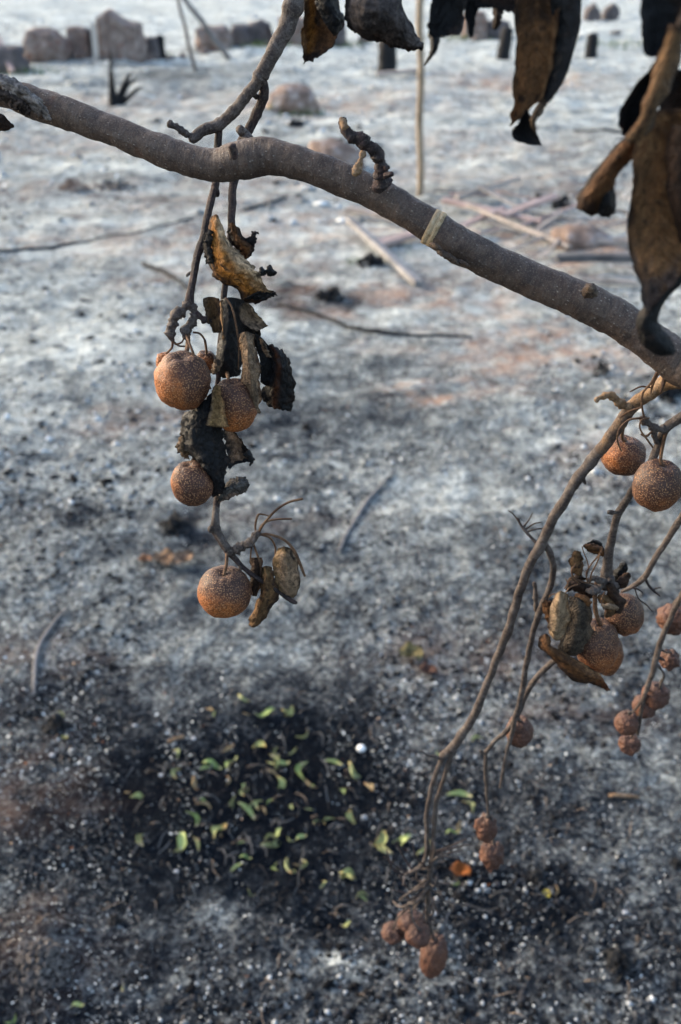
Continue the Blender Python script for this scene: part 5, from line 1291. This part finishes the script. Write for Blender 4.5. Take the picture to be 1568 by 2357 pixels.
leaf([[(612, 800, 4), (622, 792, 0), (634, 800, 2)], [(616, 822, 4), (640, 812, -6), (660, 818, 2)], [(618, 850, 4), (646, 842, -8), (674, 846, 2)], [(614, 882, 4), (644, 880, -6), (680, 885, 4)], [(604, 906, 4), (640, 914, -4), (679, 916, 4)], [(610, 928, 4), (640, 938, -2), (676, 936, 4)], [(640, 938, 4), (660, 944, 2), (671, 950, 4)]], .612, tree, 'char_leaf', shade(BLACK * 1.6, mid=RUST * 0.22, mc=0.42, mw=0.10, r=DKBR * 0.5), nu=28, nv=40, wr=0.0016, wf=230, rag=0.07, seed=16, label='broad black leaf with a rusty streak and jagged rim')
leaf([[(489, 892, 2), (498, 886, -4), (509, 890, 0)], [(488, 915, 2), (500, 914, -5), (513, 916, 0)], [(482, 945, 2), (500, 945, -5), (520, 948, 0)], [(474, 980, 3), (498, 984, -3), (527, 984, 0)]], .572, tree, 'leaf', shade(OLIVE * 1.05, r=TAN, l=GREYTAN * 0.8), wr=0.0007, rag=0.04, seed=17, label='small olive-tan leaf lying against the dark pear')
leaf([[(488, 900, 6), (495, 898, 2), (506, 905, 4), (512, 915, 8)], [(452, 928, 6), (468, 925, -2), (488, 930, -2), (510, 945, 6)], [(432, 945, 6), (455, 950, -6), (484, 955, -6), (512, 970, 4)], [(413, 985, 6), (440, 985, -8), (478, 990, -8), (516, 1000, 2)], [(424, 1030, 6), (446, 1030, -10), (484, 1030, -10), (520, 1032, 2)], [(446, 1066, 4), (464, 1066, -12), (494, 1064, -12), (524, 1068, 0)], [(468, 1098, 4), (478, 1098, -10), (498, 1100, -12), (520, 1100, 0)], [(483, 1136, 4), (492, 1140, -4), (504, 1140, -6), (516, 1136, 0)]], .588, tree, 'char_leaf', shade(BLACK * 1.3, l=SOOT * 0.8), nu=36, nv=56, wr=0.0020, wf=260, rag=0.06, seed=18, label='large black crumpled leaf hanging between the pears')
leaf([[(414, 1005, 0), (422, 1000, -4), (432, 1005, 0)], [(407, 1022, 0), (418, 1025, -5), (432, 1030, 0)], [(412, 1042, 0), (422, 1045, -4), (434, 1050, 0)], [(424, 1054, 2), (430, 1056, 0), (438, 1058, 2)]], .592, tree, 'leaf', shade(np.array([.15, .10, .06])), wr=0.0014, wf=500, rag=0.1, seed=19)
leaf([[(512, 992, 4), (528, 990, 0), (545, 1000, 2)], [(516, 1012, 2), (540, 1008, -6), (562, 1022, 0)], [(520, 1038, 2), (546, 1034, -7), (574, 1038, 0)], [(522, 1062, 4), (544, 1058, -4), (580, 1052, 0)], [(525, 1084, 4), (545, 1068, 0), (582, 1062, 4)]], .592, tree, 'leaf', shade(np.array([.22, .135, .085]), l=SOOT * 1.2, r=DKBR, tip=SOOT, lw=0.45, tw=0.3), wr=0.0013, wf=300, rag=0.12, seed=20, label='torn pinkish-brown leaf with a hooked black corner')
axis_leaf([(566, 1040, -2, 22), (576, 1052, -3, 14), (582, 1060, -2, 9), (575, 1072, 0, 3)], .59, tree, curl=3, mat='char_leaf', col=shade(SOOT), rag=0.1, seed=21)
leaf([[(496, 1140, 2), (500, 1150, -2), (504, 1160, 2)], [(522, 1112, 2), (522, 1128, -5), (528, 1148, 0)], [(545, 1096, 2), (546, 1116, -6), (550, 1142, 0)], [(562, 1098, 2), (562, 1114, -4), (564, 1132, 2)], [(573, 1108, 4), (572, 1116, 2), (570, 1124, 4)]], .590, tree, 'leaf', shade(np.array([.075, .068, .062]), r=np.array([.20, .135, .10]), rw=0.3), wr=0.0018, wf=380, rag=0.10, seed=22, label='grey ragged-edged leaf at the foot of the black one')
# leaves of the lowest spray
axis_leaf([(590, 1283, 0, 28), (590, 1310, 0, 28), (587, 1345, 0, 24), (584, 1372, 1, 12)], .582, tree, curl=6, col=shade(DKBR * 1.2, l=BROWN * 1.2), rag=0.04, seed=23, label='dark rolled leaf touching the lowest left pear')
leaf([[(601, 1306, 2), (614, 1302, -4), (630, 1306, 2)], [(598, 1335, 2), (616, 1335, -7), (637, 1338, 2)], [(596, 1362, 2), (614, 1366, -8), (641, 1368, 2)], [(586, 1392, 0), (604, 1398, -7), (624, 1402, 0)], [(577, 1418, 0), (592, 1424, -5), (608, 1428, 0)], [(573, 1438, 1), (580, 1444, -1), (588, 1442, 1)]], .583, tree, 'leaf', shade(TAN * 0.5, l=TAN * 0.8, r=DKBR, root=OLIVE * 0.6), wr=0.0009, rag=0.04, seed=24, label='twisted brown leaf tapering to a point below the pear')
leaf([[(640, 1262, 2), (655, 1258, 0), (672, 1264, 2)], [(631, 1285, 2), (658, 1282, -6), (686, 1288, 2)], [(629, 1312, 2), (660, 1310, -7), (690, 1316, 2)], [(634, 1340, 2), (662, 1340, -6), (690, 1345, 2)], [(645, 1362, 3), (664, 1364, -3), (684, 1368, 2)], [(662, 1372, 4), (668, 1374, 2), (676, 1374, 4)]], .578, tree, 'leaf', shade(GREYTAN * 1.05, l=OLIVE * 0.8, root=OLIVE * 0.7), wr=0.0007, rag=0.03, seed=25, label='oval tan leaf with dark nicks, lowest spray')

# leafy cluster at the right
leaf([[(1280, 1366, 0), (1292, 1360, -4), (1308, 1368, 0)], [(1268, 1400, 0), (1288, 1398, -6), (1313, 1402, 0)], [(1264, 1430, 0), (1286, 1432, -6), (1312, 1432, 0)], [(1262, 1458, 2), (1280, 1462, -4), (1302, 1456, 0)], [(1272, 1472, 2), (1280, 1475, 0), (1290, 1472, 2)]], .603, tree, 'leaf', shade(PALE * 0.75, l=GREYTAN, r=TAN * 0.8), rag=0.05, wr=0.0004, seed=30, label='pale olive leaf on the outside of the leafy cluster')
leaf([[(1308, 1372, 2), (1332, 1376, -4), (1354, 1392, 2)], [(1306, 1410, 2), (1336, 1412, -8), (1362, 1430, 2)], [(1296, 1450, 2), (1330, 1455, -8), (1364, 1462, 2)], [(1284, 1486, 2), (1322, 1490, -7), (1356, 1494, 2)], [(1290, 1504, 4), (1318, 1510, -2), (1340, 1506, 4)]], .610, tree, 'ribbed', shade(np.array([.062, .047, .034]), l=SOOT, r=GREYTAN * 0.5), rag=0.04, wr=0.0005, seed=31, label='dark grey ribbed leaf beside the long pear')
leaf([[(1246, 1464, 0), (1256, 1458, -4), (1266, 1462, 0)], [(1246, 1496, 0), (1262, 1490, -8), (1276, 1488, 0)], [(1270, 1524, 2), (1286, 1512, -9), (1304, 1504, 0)], [(1300, 1548, 2), (1318, 1534, -10), (1336, 1522, 0)], [(1338, 1568, 2), (1352, 1556, -8), (1366, 1540, 0)], [(1376, 1574, 2), (1382, 1566, -4), (1388, 1556, 0)], [(1398, 1592, 2), (1400, 1590, 0), (1404, 1590, 2)]], .600, tree, 'leaf', shade(BROWN * 0.9, r=TAN * 0.8, l=DKBR, tip=RUST * 0.6, tw=0.2), nv=44, rag=0.05, wr=0.0010, seed=32, label='long brown leaf curled under the leafy cluster')
axis_leaf([(1250, 1385, 2, 8), (1262, 1395, 0, 30), (1268, 1420, 0, 26), (1266, 1436, 2, 8)], .612, tree, curl=5, col=shade(BROWN), seed=33)
axis_leaf([(1330, 1268, 0, 14), (1326, 1290, 0, 34), (1330, 1312, 0, 26), (1334, 1326, 2, 8)], .615, tree, curl=6, col=shade(TAN * 0.5, l=BROWN), seed=34)
axis_leaf([(1342, 1256, 0, 8), (1362, 1260, 0, 22), (1382, 1268, 0, 24), (1392, 1278, 0, 10)], .62, tree, curl=5, col=shade(BROWN * 1.2, l=DKBR), seed=35)
axis_leaf([(1352, 1250, 0, 4), (1368, 1246, 0, 10), (1386, 1254, 0, 8)], .618, tree, curl=3, mat='char_leaf', col=shade(BLACK), rag=0.15, seed=36)
axis_leaf([(1418, 1350, 4, 30), (1424, 1325, 4, 30), (1436, 1304, 4, 22), (1440, 1296, 4, 8)], .626, tree, curl=6, mat='char_leaf', col=shade(BLACK * 1.4), rag=0.12, seed=37)
axis_leaf([(1414, 1350, 0, 20), (1432, 1340, -2, 26), (1444, 1325, 0, 18), (1448, 1318, 0, 4)], .622, tree, curl=5, col=shade(DKBR, r=BROWN), seed=38)
axis_leaf([(1322, 1372, 0, 14), (1345, 1380, -2, 20), (1360, 1392, 0, 10)], .608, tree, curl=5, col=shade(BROWN * 1.3), seed=39)
axis_leaf([(1404, 1345, 0, 16), (1412, 1370, 0, 30), (1424, 1390, 0, 34), (1420, 1412, 2, 14)], .612, tree, curl=6, col=shade(DKBR * 1.3, r=BROWN), seed=40)
axis_leaf([(1376, 1372, 0, 10), (1396, 1384, -2, 30), (1408, 1404, 0, 30), (1392, 1420, 2, 10)], .612, tree, curl=6, col=shade(TAN * 0.55, r=DKBR), seed=41)
axis_leaf([(1384, 1392, -4, 6), (1400, 1394, -6, 14), (1420, 1400, -4, 12), (1424, 1402, -4, 4)], .608, tree, curl=2, col=shade(GREYTAN), seed=42)
axis_leaf([(1310, 1345, 2, 8), (1330, 1348, 0, 30), (1350, 1360, 0, 32), (1362, 1376, 2, 10)], .618, tree, curl=7, col=shade(DKBR), seed=43)
axis_leaf([(1306, 1360, 2, 8), (1318, 1342, 0, 22), (1336, 1330, 0, 24), (1352, 1332, 2, 10)], .622, tree, curl=6, col=shade(DKBR * 0.8, r=GREYTAN * 0.4), seed=44)
for q in ([(1390, 1345, .622, 26), (1376, 1356, .618, 22), (1360, 1360, .616, 20), (1350, 1358, .616, 12)], [(1394, 1340, .622, 22), (1380, 1335, .618, 18), (1366, 1332, .616, 14), (1352, 1336, .616, 10)], [(1400, 1330, .622, 22), (1412, 1345, .62, 20), (1422, 1352, .62, 12)]):
    tw(q, 'twig', name='spur', lump=0.35, lf=420)
for q in ([(1368, 1344, .612, 4), (1345, 1340, .608, 5), (1322, 1330, .606, 5), (1316, 1312, .607, 5), (1326, 1298, .61, 4)], [(1352, 1340, .61, 4), (1350, 1318, .608, 4), (1362, 1298, .608, 4), (1378, 1278, .61, 4), (1386, 1262, .614, 4), (1366, 1258, .615, 4)], [(1358, 1342, .61, 4), (1362, 1320, .606, 4), (1374, 1296, .606, 4), (1382, 1272, .61, 4)], [(1350, 1330, .61, 3), (1354, 1300, .612, 3), (1344, 1272, .614, 3), (1340, 1258, .616, 3)], [(1330, 1345, .61, 4), (1312, 1352, .606, 4), (1304, 1362, .604, 4), (1296, 1370, .603, 4)], [(1335, 1344, .612, 4), (1314, 1330, .61, 4), (1306, 1345, .608, 4), (1300, 1355, .608, 3)], [(1318, 1325, .61, 3), (1308, 1340, .612, 3), (1302, 1332, .612, 3)], [(1392, 1362, .61, 4), (1384, 1384, .606, 4), (1390, 1402, .606, 4)], [(1284, 1368, .604, 3), (1272, 1368, .606, 3), (1264, 1374, .607, 3)]):
    tw(q, 'petiole', name='petiole', seg=6, lump=0.08)

# leaves close to the lens, along the top
leaf([[(702, -60, 0), (716, -60, -3), (740, -62, -6), (772, -60, 0)], [(700, 0, 0), (714, 0, -4), (742, 2, -8), (776, 4, 4)], [(696, 50, 0), (716, 52, -6), (752, 50, -6), (790, 46, 6)], [(693, 85, 0), (712, 92, -8), (744, 90, -8), (772, 90, 4)], [(699, 118, 0), (710, 122, -6), (726, 120, -6), (742, 122, 2)], [(698, 148, 2), (704, 144, 0), (712, 140, 0), (720, 142, 2)]], .575, tree, 'leaf', shade(BROWN * 0.9, l=TAN * 0.7, mid=GOLD * 0.6, mc=0.36, mw=0.12, tip=DKBR, lw=0.2), wr=0.0009, rag=0.03, seed=50, label='pointed brown leaf hanging from the top beside the forked twig')
leaf([[(716, -62, -8), (748, -62, -12), (780, -60, -2)], [(724, 2, -10), (755, 2, -14), (779, 4, -2)], [(746, 48, -10), (772, 46, -12), (791, 44, -2)], [(768, 84, -8), (776, 80, -8), (780, 74, -2)]], .572, tree, 'char_leaf', shade(BLACK), wr=0.0008, rag=0.03, seed=51)
leaf([[(800, -50, 6), (796, 0, 0), (796, 40, 4), (802, 62, 10)], [(840, -60, 0), (835, -5, -10), (828, 50, -8), (824, 88, 8)], [(885, -50, 0), (880, 0, -12), (872, 55, -10), (862, 97, 8)], [(920, -30, 4), (915, 20, -8), (908, 70, -8), (896, 108, 8)], [(938, 45, 6), (936, 70, -2), (930, 95, -2), (922, 116, 8)], [(962, 88, 8), (958, 98, 4), (955, 108, 4), (950, 118, 8)], [(976, 108, 10), (975, 110, 8), (974, 113, 8), (972, 115, 10)]], .560, tree, 'leaf', shade(np.array([.055, .045, .042]), r=DKBR, tip=BLACK, rw=0.25, tw=0.12), nu=28, nv=40, wr=0.0014, wf=260, rag=0.02, seed=52, label='dull grey-brown pod-shaped leaf at the top')
tw([(740, -420, .66, 8), (760, -250, .62, 8), (745, -60, .575, 7)], 'petiole', name='petiole', seg=6)
tw([(905, -420, .70, 9), (880, -250, .62, 8), (850, -55, .562, 7)], 'petiole', name='petiole', seg=6)
CL = .475
leaf([[(1010, -60, 4), (1040, -62, -4), (1080, -60, 4)], [(994, 0, 4), (1035, 0, -8), (1078, -2, 4)], [(988, 40, 4), (1024, 44, -8), (1070, 36, 4)], [(986, 66, 4), (1010, 76, -4), (1060, 72, 4)], [(990, 84, 4), (1004, 88, 0), (1040, 82, 4)]], CL, tree, 'char_leaf', shade(SOOT * 0.9, r=BLACK), wr=0.0012, rag=0.06, seed=53, label='sooty leaf with a hooked tip right of the bamboo stake')
axis_leaf([(998, 78, 0, 26), (1001, 104, -2, 20), (992, 128, 0, 11), (976, 152, 2, 3)], CL, tree, curl=4, mat='char_leaf', col=shade(BLACK), rag=0.02, seed=54)
leaf([[(1064, -60, 0), (1085, -62, -4), (1110, -60, 0)], [(1070, 20, 0), (1084, 20, -4), (1104, 10, 0)], [(1075, 60, 0), (1084, 62, -3), (1094, 50, 0)], [(1080, 84, 0), (1084, 86, -1), (1089, 82, 0)]], CL, tree, 'char_leaf', shade(BLACK), rag=0.05, seed=55)
leaf([[(1090, -60, 2), (1092, -20, -4), (1094, 20, 2)], [(1140, -60, 2), (1142, -15, -6), (1140, 22, 2)], [(1190, -60, 2), (1190, -10, -8), (1180, 30, 2)], [(1240, -60, 2), (1240, -10, -8), (1220, 30, 4)]], CL, tree, 'leaf', shade(DKBR * 0.8, r=BLACK), wr=0.001, rag=0.08, seed=56)
axis_leaf([(1146, 5, 0, 26), (1146, 35, -2, 24), (1142, 55, 0, 18), (1136, 68, 2, 8)], CL, tree, curl=5, col=shade(DKBR * 0.7), rag=0.12, seed=57)
leaf([[(1182, -60, 2), (1215, -62, -6), (1255, -62, -6), (1295, -60, 0)], [(1184, 10, 2), (1215, 12, -8), (1260, 10, -8), (1292, 12, 0)], [(1188, 90, 2), (1214, 92, -8), (1252, 90, -8), (1282, 92, 0)], [(1184, 160, 2), (1208, 162, -8), (1242, 162, -8), (1268, 162, 0)], [(1180, 220, 2), (1202, 224, -7), (1230, 222, -7), (1252, 220, 0)], [(1178, 270, 2), (1190, 268, -4), (1204, 262, -4), (1216, 256, 0)], [(1178, 292, 2), (1182, 286, 0), (1190, 280, 0), (1198, 274, 0)]], .45, tree, 'leaf', shade(np.array([.165, .080, .032]), l=TAN * 1.1, r=TAN * 0.9, root=DKBR * 0.8, lw=0.07, rw=0.1, ow=0.45), nu=26, nv=40, wr=0.0010, wf=170, rag=0.0, seed=58, label='big brown leaf hanging close to the lens with a black folded side')
leaf([[(1262, -60, 0), (1295, -60, 4), (1335, -60, 8)], [(1268, 10, -2), (1300, 10, 4), (1339, 12, 8)], [(1270, 80, -2), (1305, 80, 4), (1334, 70, 8)], [(1262, 150, -2), (1288, 150, 4), (1312, 146, 8)], [(1250, 200, -2), (1270, 205, 4), (1290, 200, 8)], [(1240, 240, -2), (1252, 245, 2), (1264, 240, 6)], [(1226, 262, -2), (1232, 266, 2), (1238, 264, 4)]], .452, tree, 'char_leaf', shade(SOOT * 0.8, l=BLACK, lw=0.5), nv=40, wr=0.0010, rag=0.02, seed=59)
leaf([[(1206, 262, -2), (1212, 252, -4), (1222, 266, 0)], [(1192, 286, -2), (1208, 284, -8), (1228, 290, 0)], [(1178, 304, 0), (1205, 308, -8), (1238, 312, 0)], [(1184, 320, 0), (1208, 324, -4), (1246, 330, 0)], [(1206, 330, 2), (1222, 333, 0), (1248, 335, 2)]], .447, tree, 'char_leaf', shade(BLACK * 0.8), rag=0.02, wr=0.0006, seed=60)
axis_leaf([(1248, 236, 0, 16), (1236, 256, -2, 16), (1226, 280, -2, 14), (1232, 304, 0, 4)], .446, tree, curl=3, col=shade(GREYTAN * 0.6), rag=0.02, seed=61)
NR = .40
leaf([[(1474, -60, 4), (1520, -62, -6), (1600, -60, 4)], [(1474, 0, 4), (1522, 0, -8), (1600, 0, 2)], [(1476, 60, 4), (1520, 62, -8), (1590, 60, 2)], [(1480, 108, 4), (1512, 112, -6), (1570, 96, 2)], [(1490, 130, 4), (1506, 132, 0), (1540, 120, 4)]], NR, tree, 'char_leaf', shade(BLACK * 1.5, r=DKBR), rag=0.03, seed=62, label='black leaf in the upper corner close to the lens')
leaf([[(1500, 150, 4), (1520, 130, -6), (1560, 110, 4)], [(1462, 200, 4), (1490, 190, -8), (1540, 180, 2)], [(1430, 250, 4), (1462, 252, -8), (1510, 250, 2)], [(1422, 285, 4), (1450, 292, -6), (1492, 298, 2)], [(1436, 312, 4), (1450, 318, -2), (1470, 318, 4)]], NR, tree, 'leaf', shade(BLACK * 2.0, r=RUST * 0.45, l=DKBR * 0.8), rag=0.02, seed=63, label='dark leaf with a reddish inside, near the upper corner')
axis_leaf([(1560, 60, -4, 40), (1530, 160, -4, 52), (1505, 230, -5, 44), (1478, 290, -5, 34), (1448, 330, -4, 30)], .395, tree, curl=4, col=shade(TAN * 0.55, l=GREYTAN * 0.6, r=BROWN), rag=0.02, seed=64)
leaf([[(1530, 140, 6), (1560, 160, 0), (1600, 150, 6)], [(1520, 220, 6), (1560, 230, -4), (1610, 220, 6)], [(1512, 280, 6), (1545, 280, -4), (1600, 270, 6)]], .41, tree, 'leaf', shade(DKBR * 0.8, r=RUST * 0.3), rag=0.05, seed=65)
axis_leaf([(1478, 308, -4, 40), (1440, 345, -4, 46), (1404, 390, -3, 46), (1378, 430, -2, 56), (1356, 470, 0, 66), (1345, 490, 3, 40)], .40, tree, curl=7, col=shade(BROWN * 0.95, l=TAN * 0.55, r=BLACK, tip=DKBR * 0.8, tw=0.35), nv=40, rag=0.02, wr=0.0008, seed=66, label='rolled brown leaf sticking out with a blunt end')
axis_leaf([(1404, 430, 2, 20), (1398, 455, 0, 40), (1394, 480, 0, 46), (1392, 500, 3, 20)], .40, tree, curl=6, mat='char_leaf', col=shade(BLACK * 1.2, l=DKBR * 0.7), rag=0.02, seed=67)
leaf([[(1490, 262, 4), (1530, 250, -4), (1600, 250, 4)], [(1466, 330, 4), (1520, 325, -8), (1610, 320, 0)], [(1456, 410, 4), (1515, 410, -10), (1620, 410, 0)], [(1450, 490, 4), (1512, 490, -10), (1620, 490, 0)], [(1452, 560, 4), (1510, 560, -9), (1610, 560, 0)], [(1462, 620, 4), (1508, 625, -7), (1580, 620, 0)], [(1472, 680, 4), (1500, 684, -4), (1540, 660, 0)], [(1486, 718, 4), (1498, 716, 0), (1512, 700, 2)]], .392, tree, 'leaf', shade(np.array([.190, .096, .040]), l=BROWN * 1.1, tip=np.array([.085, .055, .042]), root=BROWN * 1.2, lw=0.15, tw=0.45), nu=28, nv=48, wr=0.0010, wf=170, rag=0.02, seed=68, label='biggest brown leaf, nearest the lens at the edge')
axis_leaf([(1575, 628, -2, 18), (1545, 660, -3, 22), (1512, 695, -4, 30), (1490, 735, -5, 42), (1500, 770, -5, 56), (1530, 800, -4, 44), (1550, 815, -2, 12)], .40, tree, curl=5, mat='char_leaf', col=shade(BLACK * 0.8), nv=44, rag=0.02, seed=69, label='black hooked leaf tip in front of the thick branch')
axis_leaf([(1575, 290, -2, 60), (1568, 380, -2, 70), (1572, 480, -2, 60), (1580, 560, 0, 30)], .385, tree, curl=6, col=shade(DKBR, l=BROWN), rag=0.02, seed=70)
for q in ([(1040, -60, CL, 9), (1060, -160, .48, 9), (1200, -330, .50, 12)], [(1250, -60, .45, 10), (1260, -180, .48, 10), (1300, -305, .50, 12)], [(1140, -60, CL, 8), (1180, -180, .49, 8), (1240, -320, .50, 10)], [(1300, -60, .452, 8), (1320, -200, .48, 8), (1380, -290, .50, 10)], [(1540, -60, NR, 10), (1520, -160, .45, 10), (1500, -260, .50, 12)], [(1560, 60, .395, 14), (1590, -60, .42, 12), (1540, -250, .50, 12)], [(1600, 260, .395, 12), (1640, 100, .42, 12), (1560, -245, .50, 12)]):
    tw(q, 'petiole', name='petiole', seg=6, lump=0.08)
